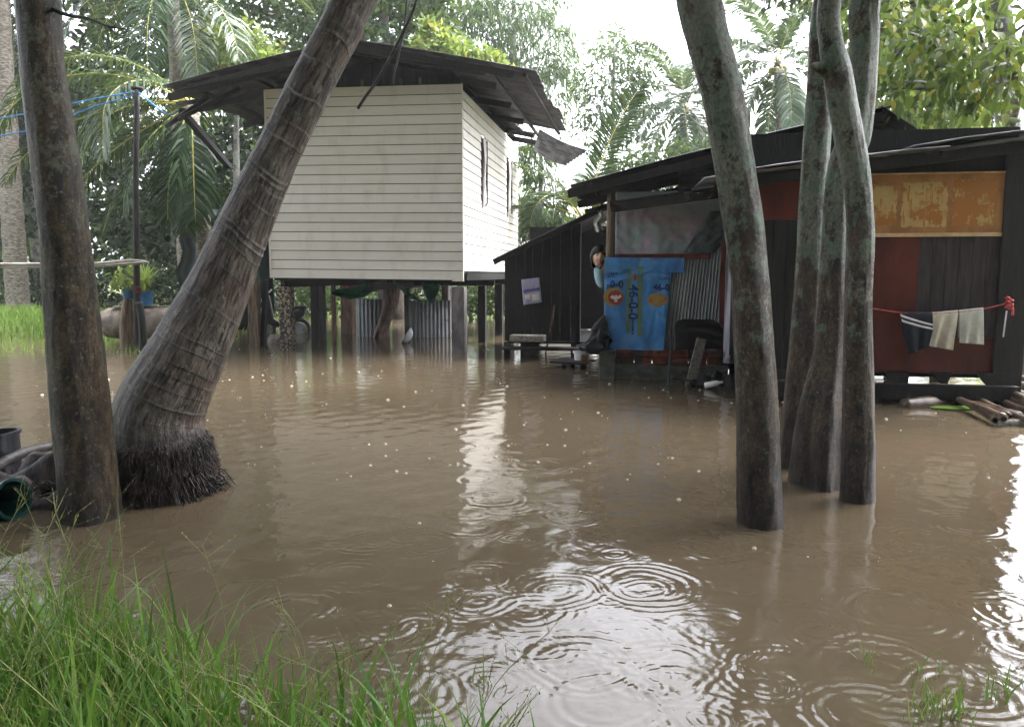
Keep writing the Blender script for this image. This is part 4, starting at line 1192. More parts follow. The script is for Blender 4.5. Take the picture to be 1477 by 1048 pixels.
# left eave: loose rafters and a bracket that stick out
mb = MB()
for a, b in ((at(258, 172, 11.8), at(345, 128, 12.6)), (at(240, 182, 11.8), at(300, 140, 12.4)), (at(255, 150, 11.7), at(285, 146, 11.9))):
    mb.beam(a, b, .05, .06)
lo = Matrix.Rotation(-YAW, 3, 'Z')
mb.v = [lo @ (p_ - HO) for p_ in mb.v]
mb.build('eave_bracket', MT['darkwood'], house)
mb = MB()
a, b = at(262, 160, 12.2), at(330, 240, 14.5)
mb.beam(lo @ (a - HO), lo @ (b - HO), .09, .09); mb.build('brace', MT['blackwood'], house)
# the torn sheet hanging from the right eave
A, B_, C_, D2 = at(778, 187, 15.0), at(847, 217, 14.6), at(816, 238, 15.4), at(770, 216, 15.8)
hs = MB()
U_, V_ = (D2 - A) * 1.0, (B_ - A)
def hf(u_, v_):
    p_ = A + (D2 - A) * u_ + (B_ - A) * v_ * (1 - u_) + (C_ - D2) * v_ * u_
    return p_ + Vector((0, .3, .9)).normalized() * (.03 * math.sin(u_ * 2 * math.pi * 7) - .05 * math.sin(v_ * math.pi))
hs.grid(hf, 72, 8)
o = hs.build('hanging_roof_sheet', MT['roof_grey'], None, smooth=True, origin=A, solid=.004)
tag(o, 'torn corrugated sheet hanging askew off the white house eave', 'roof sheet')

# ------------------------------------------------------------------ things under the white house
def curved_sheet(px0, px1, y0, ht, bulge, label, lean=0):
    a, b = gnd(px0, y0), gnd(px1, y0); a.z = b.z = -.2
    mb = MB(); L = (b - a); n_ = round(L.length / .075)
    nrm = Vector((-L.y, L.x, 0)).normalized()
    def fn(u_, v_):
        p_ = a + L * u_ - nrm * bulge * (1 - (2 * u_ - 1) ** 2) + Vector((0, 0, (ht + .2) * v_))
        return p_ + nrm * (.012 * math.sin(u_ * 2 * math.pi * n_) + lean * v_)
    mb.grid(fn, n_ * 8, 3)
    o = mb.build('corrugated_sheet', MT['zinc'], None, smooth=True, origin=a, solid=.004)
    return tag(o, label, 'metal sheet', 'metal sheets standing under the house')
curved_sheet(515, 562, 485, .72, .10, 'bright corrugated sheet left of the gnarled stump under the house')
curved_sheet(585, 651, 486, .70, .06, 'duller corrugated sheet right of the gnarled stump under the house')
sb = gnd(562, 486); sb.z = -.3
st = MB(); rs = random.Random(12)
for i in range(9):
    a = i * .7
    o0 = Vector((-.22 + rs.uniform(-.1, .14) + .16 * math.cos(a), .16 * math.sin(a), 0))
    st.tube(smooth_path([o0, Vector((-.12 + rs.uniform(-.06, .06) + .05 * math.cos(a), .05 * math.sin(a), .55)), Vector((.02 + .07 * math.cos(a), .07 * math.sin(a), .95)), Vector((.06 + .11 * math.cos(a), .10 * math.sin(a), 1.33))], 6), interp([.085, .065, .085, .06], 6), 10,
            mod=lambda a_, L, r0, i=i: r0 * (1 + .25 * noise.noise(Vector((math.cos(a_) * 2 + i, math.sin(a_) * 2, L * 4)))))
st.v = [v_ + sb for v_ in st.v]
o = st.build('tree_stump', MT['stumpwood'], None, smooth=True, origin=sb); tag(o, 'gnarled brown dead tree stem leaning between two metal sheets', 'tree stump')

def swag(pts_top, sag, depth, label):
    mb = MB(); a, b = pts_top
    def fn(u_, v_):
        s = math.sin(math.pi * min(1, max(0, u_)))
        return a + (b - a) * u_ + Vector((0, .15 * math.sin(v_ * 3), -sag * s ** .8 * v_ - .03 * v_ + .03 * noise.noise(Vector((u_ * 6, v_ * 5, sag * 10)))))
    mb.grid(fn, 40, 12)
    o = mb.build('green_net', MT['net'], None, smooth=True, origin=a, solid=.006)
    return tag(o, label, 'net', 'green netting under the house')
swag((at(476, 420, 13.6), at(556, 404, 13.3)), .18, 0, 'green net sagging left of the gnarled stump below the floor')
swag((at(566, 404, 13.3), at(606, 432, 13.8)), .05, 0, 'narrow green net strip running down right of the gnarled stump')
swag((at(608, 408, 14.6), at(634, 410, 14.6)), .32, 0, 'dark green net bunch hanging nearest the concrete corner pillar')

bw = gnd(590, 494)
mb = MB(); rot = Matrix.Rotation(R(-58), 3, 'Y')
mb.lathe((0, 0, .10), [(.001, -.05), (.10, -.03), (.16, .05), (.165, .06), (.15, .05), (.09, -.015), (.001, -.03)], 22, rot=rot)
mb.v = [v_ + bw for v_ in mb.v]
o = mb.build('white_basin', MT['stripe'], None, smooth=True, origin=bw); tag(o, 'small white basin tipped on its side in the water under the house', 'basin')

# motor scooter half hidden behind the pebble pillar
sc = tag(empty('motor_scooter', gnd(405, 481), R(8)), 'dark motor scooter parked behind the pebble faced pillar', 'scooter')
def torus(mb, c, R0, r0, axis='x'):
    for i in range(24):
        pass
    pts_ = [Vector((0, math.cos(2 * math.pi * i / 24), math.sin(2 * math.pi * i / 24))) * R0 + Vector(c) for i in range(25)]
    mb.tube([Vector((c[0], p_.y, p_.z)) for p_ in pts_], [r0] * 25, 8, cap=False)
for yy in (-.1,):
    pass
for xx in (-.33, .36):
    mb = MB()
    ps = [Vector((xx + .2 * math.cos(2 * math.pi * i / 20), 0, .08 + .2 * math.sin(2 * math.pi * i / 20))) for i in range(21)]
    mb.tube(ps, [.045] * 21, 8, cap=False); wl = mb.build('wheel', MT['black'], sc, smooth=True)
    mb = MB(); mb.lathe((xx, 0, .08), [(.001, -.03), (.06, -.025), (.14, -.01), (.14, .01), (.06, .025), (.001, .03)], 14, rot=Matrix.Rotation(R(90), 3, 'X')); mb.build('rim', MT['zinc'], wl, smooth=True)
mb = MB()
mb.poly_slab([(-.30, -.09, .28), (-.26, -.09, .75), (-.20, -.09, .78), (-.12, -.09, .3), (.05, -.09, .2), (.12, -.09, .42), (.52, -.09, .52), (.5, -.09, .40), (.3, -.09, .2), (.1, -.09, .12), (-.15, -.09, .14)], (0, .18, 0)); mb.build('body', MT['black'], sc, bevel=.02)
mb = MB(); mb.box((.28, 0, .53), (.5, .2, .07)); mb.build('seat', MT['blackwood'], sc, bevel=.02)
mb = MB(); mb.tube([(-.2, -.3, .88), (-.23, -.1, .82), (-.23, .1, .82), (-.2, .3, .88)], [.018] * 4, 8); mb.build('handlebar', MT['black'], sc, smooth=True)
mb = MB(); mb.lathe((-.31, -.02, .66), [(.001, .05), (.05, .04), (.07, 0), (.07, -.02)], 14, rot=Matrix.Rotation(R(-90), 3, 'Y')); mb.build('headlight', MT['stripe'], sc, smooth=True)
mb = MB(); mb.poly_slab([(-.40, -.05, .42), (-.34, -.05, .58), (-.29, -.05, .5), (-.31, -.05, .36)], (0, .1, 0)); mb.build('front_panel', MT['stripe'], sc, bevel=.01)
mb = MB(); c_ = gnd(402, 494); mb.lathe((c_.x, c_.y, -.02), [(.001, .17), (.12, .16), (.18, .10), (.2, 0), (.19, -.1)], 18); o = mb.build('overturned_pot', MT['jar'], None, smooth=True, origin=c_)
tag(o, 'pale upturned pot in the water at the pebble pillar', 'pot')

# ------------------------------------------------------------------ left bank: poles, jar, pots, ropes
pb = gnd(198, 504); pb.z = -.3
mb = MB(); mb.tube(smooth_path([pb, at(197, 380, pb.y), at(196, 250, pb.y), at(198, 130, pb.y)], 4), interp([.055, .05, .045, .04], 4), 10)
mb.tube([at(190, 127, pb.y), at(206, 128, pb.y)], [.03, .03], 8)
o = mb.build('rope_pole', MT['darkwood'], None, smooth=True, origin=pb); tag(o, 'tall thin dark wooden pole carrying blue ropes at its top', 'pole')
s0 = gnd(184, 503); s0.z = -.3
mb = MB(); mb.tube(smooth_path([s0, at(183, 470, s0.y), at(186, 431, s0.y)], 4), interp([.12, .115, .085], 4), 14, mod=lobed(.08, 4, .3, 0)); o = mb.build('wooden_stump', MT['postwood'], None, smooth=True, origin=s0)
tag(o, 'squat weathered stump carrying the smaller blue pot', 'stump')
s1 = gnd(205, 508); s1.z = -.3
mb = MB(); mb.tube(smooth_path([s1, at(205, 470, s1.y), at(200, 435, s1.y)], 4), interp([.06, .055, .05], 4), 10, mod=lobed(.1, 3, .3, 0)); o = mb.build('charred_post', MT['blackwood'], None, smooth=True, origin=s1)
tag(o, 'short charred post leaning against the tall rope pole', 'post')
ja = gnd(150, 487, .05); jb = gnd(318, 487, .05)
jb.y = ja.y + .1
mb = MB(); jd = (jb - ja); Lj = jd.length; jrot = Vector((0, 0, 1)).rotation_difference(jd.normalized()).to_matrix()
mb.lathe(ja + Vector((0, 0, .27)), [(.001, -.06), (.12, -.05), (.21, .0), (.27, .10), (.29, .3), (.29, Lj * .5), (.29, Lj - .3), (.27, Lj - .1), (.2, Lj), (.001, Lj + .05)], 28, rot=jrot)
jar = mb.build('concrete_jar', MT['jar'], None, smooth=True, origin=ja); tag(jar, 'long rounded concrete jar lying on the grassy bank', 'water jar')
for i, (x0, x1, yy) in enumerate(((164, 205, 441), (199, 228, 438), (222, 262, 442))):
    a, b = at(x0, yy, ja.y - .1 + .07 * i), at(x1, yy - 1, ja.y - .05 + .07 * i); a.z = b.z = .615 + .022 * (i % 2)
    mb = MB(); mb.beam(a, b, .16, .02); o = mb.build('plank', MT['greywood'], None, origin=a)
    tag(o, ('grey board on the jar nearest the stump end', 'short grey board on the jar under the larger blue pot', 'grey board on the jar reaching towards the leaning palm')[i], 'plank', 'boards lying on the concrete jar')
def pot(c, r0, h, label):
    root = tag(empty('plant_pot', c), label, 'plant pot', 'blue plant pots')
    mb = MB(); mb.lathe((0, 0, 0), [(.001, 0), (r0 * .8, 0), (r0, h), (r0 * 1.06, h), (r0 * 1.06, h - .03), (r0 * .95, h - .03), (.001, h - .04)], 18); mb.build('pot', MT['blue_plastic'], root, smooth=False)
    return root
pc = at(186, 430, s0.y); pr = pot(pc, .10, .13, 'smaller blue pot on the stump with a yellow green broad leaved plant')
r_ = np.random.default_rng(3)
P_, Dd = crown_points([(np.array(pc) + np.array([-.06, 0, .33]), (.2, .2, .2))], 90, r_, .5, 9, .3, .4)
V, fs = leaf_arrays(P_, Dd, r_.uniform(.08, .17, len(P_)), .42, r_, 'ovate'); np_obj('foliage', V, fs, MT['leaf_yellow'], pr, pc)
pc = at(209, 433, ja.y - .25); pc.z = .65; pr = pot(pc, .15, .24, 'larger blue pot beside the rope pole with pale spiky leaves')
n = 120; az = r_.uniform(0, 6.28, n)
pts_ = np.stack([np.cos(az) * .08 * r_.random(n), np.sin(az) * .08 * r_.random(n), np.full(n, .2)], 1)
o = grass_obj('spiky_leaves', pts_, r_.uniform(.4, .75, n), r_.uniform(.012, .022, n), 1.0, MT['leaf_light'], 5); o.parent = pr

def line(name, pts_, rad_, mt, label, cat, group=None, sag=0, n=5):
    mb = MB(); pp = smooth_path(pts_, n)
    mb.tube(pp, [rad_] * len(pp), 6); o = mb.build(name, mt, None, smooth=True, origin=Vector(pts_[0])); return tag(o, label, cat, group)
tp = at(198, 132, pb.y)
line('blue_rope', [at(-60, 181, 12.6), at(60, 160, 12.5), at(130, 144, 12.4), tp], .009, MT['rope_blue'], 'upper blue rope running left from the rope pole', 'rope', 'blue ropes')
line('blue_rope', [at(-60, 206, 12.6), at(60, 184, 12.5), at(130, 156, 12.4), at(199, 136, pb.y)], .009, MT['rope_blue'], 'lower sagging blue rope running left from the rope pole', 'rope', 'blue ropes')
line('blue_rope', [tp, at(220, 150, 12.2), at(243, 166, 11.9), at(258, 160, 12.0)], .012, MT['rope_blue'], 'short blue rope from the rope pole down to the house eave', 'rope', 'blue ropes')
line('pole_rail', [at(-90, 381, 12.4), at(70, 381, 12.4), at(140, 380, 12.35), at(190, 376, pb.y - .08), at(214, 379, pb.y - .06)], .026, MT['pole'], 'upper pale bamboo rail tied to the rope pole', 'rail', 'bamboo rails')
line('pole_rail', [at(-90, 384.5, 12.4), at(70, 384.5, 12.4), at(140, 383, 12.35), at(190, 380, pb.y - .12), at(206, 379, pb.y - .12)], .022, MT['pole'], 'lower pale bamboo rail tied to the rope pole', 'rail', 'bamboo rails')
mb = MB(); c_ = at(198, 420, pb.y)
for k in range(5): mb.tube([c_ + Vector((.060 * math.cos(a_ * .6), .062 * math.sin(a_ * .6), -.05 + k * .022 + .004 * a_)) for a_ in range(11)], [.009] * 11, 5)
o = mb.build('red_twine', MT['maroon'], None, smooth=True, origin=c_); tag(o, 'reddish twine wound around the rope pole', 'twine')
mb = MB(); a, b = at(238, 452, 17.6), at(396, 455, 17.2)
def nf(u_, v_):
    u2 = u_ + (1 - u_) * (.08 + .05 * noise.noise(Vector((v_ * 7, 1, 2))) + .12 * v_)
    p_ = a + (b - a) * u2; return Vector((p_.x, p_.y + .10 * math.sin(u_ * 19) + .04 * math.sin(u_ * 47 + v_ * 2), -.1 + (2.7 + .05 * noise.noise(Vector((u_ * 5, 0, 3)))) * v_))
mb.grid(nf, 50, 12); o = mb.build('shade_net', MT['net_dark'], None, smooth=True, origin=a, solid=.01); tag(o, 'dark green shade net fence behind the leaning palm', 'net fence')

# unseen tall trees added around and above the yard to cut its sky light
for lab, bx_, by_, bl_, n_, sd_ in (
    ('wide crowned tree added outside the frame to shade the yard from the left', -8.5, 5.5, [((-7.5, 6, 8.5), (3.2, 3.0, 1.1)), ((-4.2, 6.5, 9.3), (2.8, 2.8, 1.0)), ((-9, 9.5, 9), (3, 3, 1.1)), ((-5.5, 2.5, 8.6), (2.8, 2.6, 1.0))], 11000, 81),
    ('wide crowned tree added outside the frame to shade the yard from the right', 9.5, 3.5, [((8.2, 3.5, 8.8), (2.8, 3.0, 1.1)), ((5.0, 2.0, 9.0), (2.6, 2.6, 1.0)), ((5.4, 6.8, 9.6), (2.6, 2.2, .9))], 8000, 82),
    ('tree added outside the frame for shade, behind the viewer on the grassy side', -3.5, -4.0, [((-3.5, -3.5, 7.5), (3.4, 3, 1.4)), ((-2.0, .2, 8.4), (3.0, 2.8, 1.0)), ((-8.5, -2.5, 7), (3.4, 3, 2)), ((-4, -8, 5), (5, 3, 4.5)), ((-11, -7, 4.5), (4, 3, 4))], 13000, 83),
    ('tree added outside the frame for shade, behind the viewer on the water side', 4.5, -5.0, [((3.5, -3.5, 7.8), (3.2, 3, 1.4)), ((2.2, 1.0, 9.0), (3.0, 2.8, 1.0)), ((8.5, -4, 7), (3.4, 3, 2)), ((4, -9, 5), (5, 3, 4.5)), ((12, -7, 4.5), (4, 3, 4))], 13000, 84),
    ('tree added outside the frame for shade, its crown spread high over the open water', 0.9, 9.9, [((-.6, 7.6, 9.8), (2.6, 2.2, .9)), ((2.2, 5.2, 9.4), (2.6, 2.2, .9)), ((-2.2, 4.2, 9.2), (2.4, 2.0, .9))], 9000, 85)):
    if sd_ == 85:
        bx_, by_ = -11.5, 10.5
    tree('tree', lab, (bx_, by_, -.2), [(bx_, by_, -.4), (bx_, by_, 3), (bx_ * .95, by_, 7.6)], [.26, .2, .12], [(c_, r_3) for c_, r_3 in bl_], n_, .5, MT['leaf_dark'], MT['bark_far'], sd_, .45, .3, 'added shade trees outside the frame', per=22)

# things washed against the left trunk
bb = gnd(2, 695)
mb = MB()
rot = Matrix.Rotation(R(12), 3, 'Z')
w0, h0 = .17, .30
prof = [(-1, -1), (1, -1), (1, 1), (-1, 1)]
def tub(mb, c, wb, wt_, z0, z1, th=.012):
    vs = []
    for s, z in ((wb, z0), (wt_, z1), (wt_ - th, z1), (wb - th, z0 + th)):
        for sx, sy in prof: vs.append(Vector(c) + rot @ Vector((sx * s, sy * s, z)))
    fs = []
    for L in range(3):
        for j in range(4): fs.append((L * 4 + j, L * 4 + (j + 1) % 4, L * 4 + 4 + (j + 1) % 4, L * 4 + 4 + j))
    fs.append((12, 13, 14, 15)); mb.add(vs, fs)
mb.lathe(bb + Vector((-.155, .15, 0)), [(.001, -.12), (.155, -.12), (.175, .235), (.187, .235), (.187, .255), (.168, .255), (.15, -.10), (.001, -.10)], 36, rot=Matrix.Rotation(R(-5), 3, 'Y'))
o = mb.build('black_tub', MT['black'], None, origin=bb, smooth=False); tag(o, 'round black plastic tub standing at the left edge', 'tub')
bk = gnd(8, 742)
mb = MB(); rot2 = Matrix.Rotation(R(80), 3, 'Y') @ Matrix.Rotation(R(15), 3, 'X')
mb.lathe(bk + Vector((-.12, .0, .06)), [(.001, -.02), (.08, -.02), (.095, .2), (.105, .2), (.105, .215), (.09, .215), (.075, 0), (.001, 0)], 24, rot=rot2)
o = mb.build('teal_bucket', MT['teal_plastic'], None, smooth=False, origin=bk); tag(o, 'teal bucket lying on its side by the black tub', 'bucket')
mb = MB(); a, b = gnd(-40, 708), gnd(78, 672); a.z, b.z = .05, .13
mb.tube(smooth_path([a, (a + b) / 2 + Vector((0, 0, .04)), b, b + Vector((.22, .12, .02))], 5), interp([.03, .032, .026, .02], 5), 8, mod=lobed(.1, 3, 0, 0)); o = mb.build('driftwood', MT['vine'], None, smooth=True, origin=a); tag(o, 'bare brown branch lying between black tub and root ball', 'driftwood')
mb = MB(); c_ = gnd(95, 715)
mb.grid(lambda u_, v_: c_ + Vector(((u_ - .5) * 1.15, (v_ - .5) * .55, -.08 + .26 * (math.sin(math.pi * u_) * math.sin(math.pi * v_)) ** .6 * (1 + .9 * noise.noise(Vector((u_ * 7, v_ * 5, 2)))))), 50, 26)
for i in range(260):
    o0 = c_ + Vector((rs.uniform(-.5, .4), rs.uniform(-.22, .1), rs.uniform(.02, .13)))
    e = o0 + Vector((rs.gauss(0, .05), rs.gauss(-.02, .03), rs.uniform(-.1, .02))); mb.tube([o0, e], [.004, .002], 4, cap=False)
o = mb.build('root_debris', MT['palm_root'], None, smooth=True, origin=c_); tag(o, 'black heap of rotten roots behind the thick left trunk', 'debris')

# hanging dead vines
line('hanging_vine', [at(606, -60, 5.2), at(600, 2, 5.2), at(580, 50, 5.2), at(548, 110, 5.2), at(527, 140, 5.2), at(516, 157, 5.2)], .010, MT['vine'], 'longer dark dangling vine ending before the white boards', 'vine', 'dead vines hanging in front of the roof')
line('hanging_vine', [at(592, -60, 5.4), at(584, 30, 5.4), at(577, 70, 5.4), at(570, 100, 5.4), at(566, 124, 5.4)], .007, MT['vine'], 'shorter thin dark vine dangling before the gable', 'vine', 'dead vines hanging in front of the roof')

# ------------------------------------------------------------------ dark plank shed
SO = Vector((at(728, 490, 11.4).x, 11.4, 0))
shed = tag(empty('plank_shed', SO, YAW), 'low dark plank shed with a sloping roof between white house and tarp shack', 'shed')
mb = MB(); x = 0.0; rs = random.Random(6)
rz_ = lambda x: 1.43 + .475 * x
while x < 1.02:
    w2 = min(rs.uniform(.11, .17), 1.02 - x + .01)
    mb.box2((x + .002, rs.uniform(-.008, .004), .24), (x + w2 - .002, .02, rz_(x + w2 / 2))); x += w2
mb.build('front_wall', MT['blackwood'], shed)
mb = MB(); mb.box2((0, .025, .26), (.03, 2.4, 1.42)); mb.build('side_wall', MT['blackwood'], shed)
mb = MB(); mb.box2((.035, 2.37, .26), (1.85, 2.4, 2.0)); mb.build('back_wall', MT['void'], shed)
mb = MB(); mb.box2((0.035, .02, .2), (1.85, 2.36, .235)); mb.build('floor', MT['blackwood'], shed)
mb = MB(); mb.box2((1.02, .0, .24), (1.09, .06, 1.9)); mb.build('door_post', MT['blackwood'], shed)
mb = MB()
corr(mb, (-.13, 2.5, rz_(-.13) + .03), (0, -2.75, 0), (2.0, 0, .95), amp=.008)
mb.build('roof', MT['roof'], shed, smooth=True, solid=.004)
mb = MB(); mb.beam((-.12, -.21, rz_(-.12) - .01), (1.85, -.21, rz_(1.85) - .01), .03, .07); mb.build('barge_board', MT['darkwood'], shed)
for x, yy in ((.03, .05), (1.0, .05), (.03, 2.3), (1.8, 2.3)):
    mb = MB(); mb.box2((x - .04, yy - .04, -.4), (x + .04, yy + .04, .22)); mb.build('stilt', MT['blackwood'], shed)
mb = MB(); mb.box2((.0, -.28, .13), (1.2, -.02, .165)); mb.build('ledge', MT['darkwood'], shed)
def px_sheet(name, corners, Y, mt, label, cat, wr_=.015, solid=.004, nu=16, nv=16, group=None):
    A_, B2, C2, D3 = [at(x_, y_, Y + (c_[2] if len(c_) > 2 else 0)) for c_ in corners for x_, y_ in [c_[:2]]]
    mb = MB()
    mb.grid(lambda u_, v_: (A_ * (1 - u_) + B2 * u_) * (1 - v_) + (D3 * (1 - u_) + C2 * u_) * v_ + Vector((0, wr_ * noise.noise(Vector((u_ * 3 + Y, v_ * 4, 1))) , 0)), nu, nv)
    o = mb.build(name, mt, None, smooth=True, origin=A_, solid=solid)
    return tag(o, label, cat, group) if label else o
mb = MB()
A_, B2, C2, D3 = at(752, 403, 11.28), at(778, 400, 11.22), at(782, 436, 11.22), at(755, 440, 11.28)
def pf(u_, v_, e=0): return (A_ * (1 - u_) + B2 * u_) * (1 - v_) + (D3 * (1 - u_) + C2 * u_) * v_ + Vector((0, .012 * noise.noise(Vector((u_ * 3, v_ * 4, 1))) - e, 0))
mb.grid(lambda u_, v_: pf(u_, v_), 12, 14)
for va, vb_ in ((.42, .50), (.52, .55)): mb.grid(lambda u_, v_: pf(.05 + .9 * u_, va + (vb_ - va) * v_ - .03 * u_, .005), 10, 2, 1)
mb.grid(lambda u_, v_: pf(.12 + .3 * u_, .62 + .2 * v_, .005), 6, 3, 2); mb.grid(lambda u_, v_: pf(.5 + .4 * u_, .64 + .25 * v_, .005), 6, 3, 2)
o = mb.build('printed_sack', [MT['poster'], MT['ink_purple'], MT['ink_white']], None, smooth=True, origin=A_, solid=.003); tag(o, 'lilac and blue printed sack pinned to the dark shed wall', 'sack')
line('leaning_stick', [gnd(787, 508), at(795, 470, 11.1), at(800, 438, 11.25)], .014, MT['brownwood'], 'thin brown stick leaning on the dark shed wall', 'stick', n=3)
a, b = at(737, 487, 10.9), at(786, 488, 10.8); mb = MB(); mb.beam(a, b, .2, .09); o = mb.build('timber_block', MT['greywood'], None, origin=a, bevel=.008); tag(o, 'grey weathered timber lying along the foot of the dark shed', 'timber')
c_ = gnd(764, 512); mb = MB(); mb.box2((c_.x - .14, c_.y - .06, -.2), (c_.x + .14, c_.y + .1, .17)); mb.box2((c_.x + .02, c_.y - .064, .04), (c_.x + .10, c_.y - .05, .13)); o = mb.build('cinder_block', MT['block'], None, origin=c_, bevel=.005); tag(o, 'dark block propping the timber at the shed foot', 'block')
a, b = at(802, 497, 10.3), at(852, 499, 10.1); a.z = b.z = .07; mb = MB(); mb.beam(a, b, .45, .03); mb.beam(a + Vector((.1, 0, -.3)), a + Vector((.1, 0, -.02)), .06, .06); mb.beam(b + Vector((-.1, 0, -.3)), b + Vector((-.1, 0, -.02)), .06, .06)
o = mb.build('wet_plank_step', MT['darkwood'], None, origin=a); tag(o, 'low wet plank step before the dark doorway', 'step')

# small hut far behind
hb = Vector((at(790, 400, 20.5).x, 20.5, .1)); hut = tag(empty('small_hut', hb, YAW), 'small pale hut far behind, its flat roof over the dark shed', 'hut')
mb = MB(); mb.box2((-.35, 0, 0), (1.2, 1.5, 2.35)); mb.build('wall', MT['siding'], hut)
mb = MB(); corr(mb, (-.85, 1.9, 2.75), (0, -2.3, 0), (2.6, 0, -.42)); mb.build('roof', MT['roof_grey'], hut, smooth=True, solid=.004)

# ------------------------------------------------------------------ red house with the tarp covered kitchen
PO = Vector((4.5, 7.2, 0.0))
rh = tag(empty('red_house', PO, YAW), 'patched red wooden house on low stilts under black corrugated gable roof', 'house')
toB = lambda p_: Matrix.Rotation(-YAW, 3, 'Z') @ (Vector(p_) - PO)
wx = lambda px: ((px - CX) / F * 7.2 - 4.5) / (.987 + .162 * (px - CX) / F)
def zat(py, px, ly=0.0):
    """height where the pixel ray meets the plane y = ly of this house"""
    r_0 = Matrix.Rotation(-YAW, 3, 'Z') @ ray(px, py); o_0 = toB((0, 0, HC)); return (o_0 + r_0 * ((ly - o_0.y) / r_0.y))
def lp(px, py, ly=0.0): return zat(py, px, ly)
# walls
mb = MB()
a = lp(1250, 337); b = lp(1326, 537); mb.box2((a.x - .5, 0, b.z), (b.x, .03, a.z)); 
c_ = lp(1452, 488); mb.box2((b.x + .001, .002, b.z + .003), (c_.x, .03, c_.z)); mb.build('red_wall', MT['redpaint'], rh)
for z_ in (lp(1300, 345).z, lp(1300, 486).z):
    pass
mb = MB(); a = lp(1327, 342); b = lp(1449, 486)
x = a.x
while x < b.x - .01:
    w2 = min(.115, b.x - x); mb.box2((x + .002, -.004, b.z), (x + w2 - .002, .028, a.z)); x += w2
mb.build('window_shutter', MT['dark_panel'], rh)
mb = MB(); mb.box2((a.x - .02, -.016, a.z), (b.x, .028, a.z + .035)); mb.build('window_rail', MT['darkwood'], rh)
mb = MB(); a = lp(1100, 262); b = lp(1215, 316); mb.box2((-2.3, 0, b.z), (lp(1252, 262).x, .03, a.z)); mb.build('red_panel', MT['redpaint'], rh)
mb = MB(); x = -2.3; b = lp(1150, 520); t_ = lp(1150, 317); xe = lp(1250, 400).x - .5
while x < xe:
    w2 = min(.12, xe - x); mb.box2((x + .002, 0, .25), (x + w2 - .002, .03, t_.z - .003)); x += w2
mb.build('plank_wall', MT['blackwood'], rh)
mb = MB(); mb.box2((-2.3, -.03, .2), (xe + .3, -.002, .29)); mb.box2((-2.3, -.05, .14), (xe + .3, -.02, .17)); mb.build('skirting', MT['darkwood'], rh)
mb = MB(); a = lp(1252, 222); mb.box2((-2.3, .005, lp(1252, 252).z + .012), (.02, .05, 2.5)); mb.build('upper_boarding', MT['blackwood'], rh)
mb = MB(); a = lp(1449, 250); b = lp(1470, 545); mb.box2((a.x, -.05, .0), (b.x, .09, 2.4)); mb.build('corner_post', MT['blackwood'], rh)
mb = MB(); mb.box2((b.x - .06, .1, .28), (b.x - .02, 3.5, 2.3)); mb.build('side_wall', MT['blackwood'], rh)
mb = MB(); mb.box2((-3.6, 3.5, .28), (b.x - .02, 3.54, 2.3)); mb.build('back_wall', MT['blackwood'], rh)
mb = MB(); mb.box2((-2.25, .04, .24), (b.x - .07, 3.48, .275)); mb.build('floor', MT['blackwood'], rh)
mb = MB(); mb.box2((-2.3, .04, .3), (-2.26, 1.28, 2.1)); mb.build('inner_wall', MT['blackwood'], rh)
# sign board above
sg = MB(); A_, B2 = lp(1254, 253, -.012), lp(1446, 335, -.012)
sg.box2((A_.x, -.022, B2.z), (B2.x, -.002, A_.z), 0)
sx = lambda u_: A_.x + (B2.x - A_.x) * u_
sz = lambda v_: A_.z + (B2.z - A_.z) * v_
for (ua, ub, va, vb_) in ((.025, .21, .19, .86), (.25, .585, .13, .90), (.625, .94, .10, .90)):
    n_ = 14; ed = lambda k, s: s * .012 * noise.noise(Vector((k * 2.1, ua * 30, s)))
    pts_ = [(sx(ua + (ub - ua) * k / n_), -.0245, sz(va + ed(k, 2.5))) for k in range(n_ + 1)] + [(sx(ub + ed(k, 1.2)), -.0245, sz(va + (vb_ - va) * k / n_)) for k in range(1, n_)] + [(sx(ub + (ua - ub) * k / n_), -.0245, sz(vb_ + ed(k, -2.5))) for k in range(n_ + 1)] + [(sx(ua + ed(k, -1.2)), -.0245, sz(vb_ + (va - vb_) * k / n_)) for k in range(1, n_)]
    sg.poly_slab(pts_, (0, .002, 0), 3 if ua > .6 else 1)
sg.box2((A_.x, -.034, B2.z - .035), (B2.x + .01, -.002, B2.z - .001), 2); sg.box2((B2.x + .001, -.032, B2.z), (B2.x + .02, -.002, A_.z), 2); sg.box2((A_.x, -.03, A_.z + .001), (B2.x + .02, -.002, A_.z + .014), 2)
sg.build('orange_board', [MT['sign_orange'], MT['paper'], MT['sign_edge'], MT['paper_torn']], rh)
# floor frame on the water
mb = MB(); mb.beam((-2.35, -.12, .125), (.1, -.12, .125), .1, .13); mb.build('floor_beam', MT['blackwood'], rh)
mb = MB(); mb.beam((-2.35, 1.6, .16), (.1, 1.6, .16), .1, .12); mb.build('floor_beam', MT['blackwood'], rh)
for x in (-2.2, -1.1, -.35, .0):
    for yy in (-.1, 1.6, 3.3):
        mb = MB(); mb.box2((x - .05, yy - .05, -.45), (x + .05, yy + .05, .06 if yy < 0 else .22)); mb.build('stilt', MT['blackwood'], rh)
for (xa, xb) in ((-1.02, -.82), (-.60, -.44), (-.22, .05)):
    mb = MB(); mb.poly_slab([(xa, -.06, .30), (xb, -.06, .30), (xb - .03, -.06, .19), (xa + .08, -.06, .19)], (0, .05, 0)); mb.build('bracket', MT['blackwood'], rh)
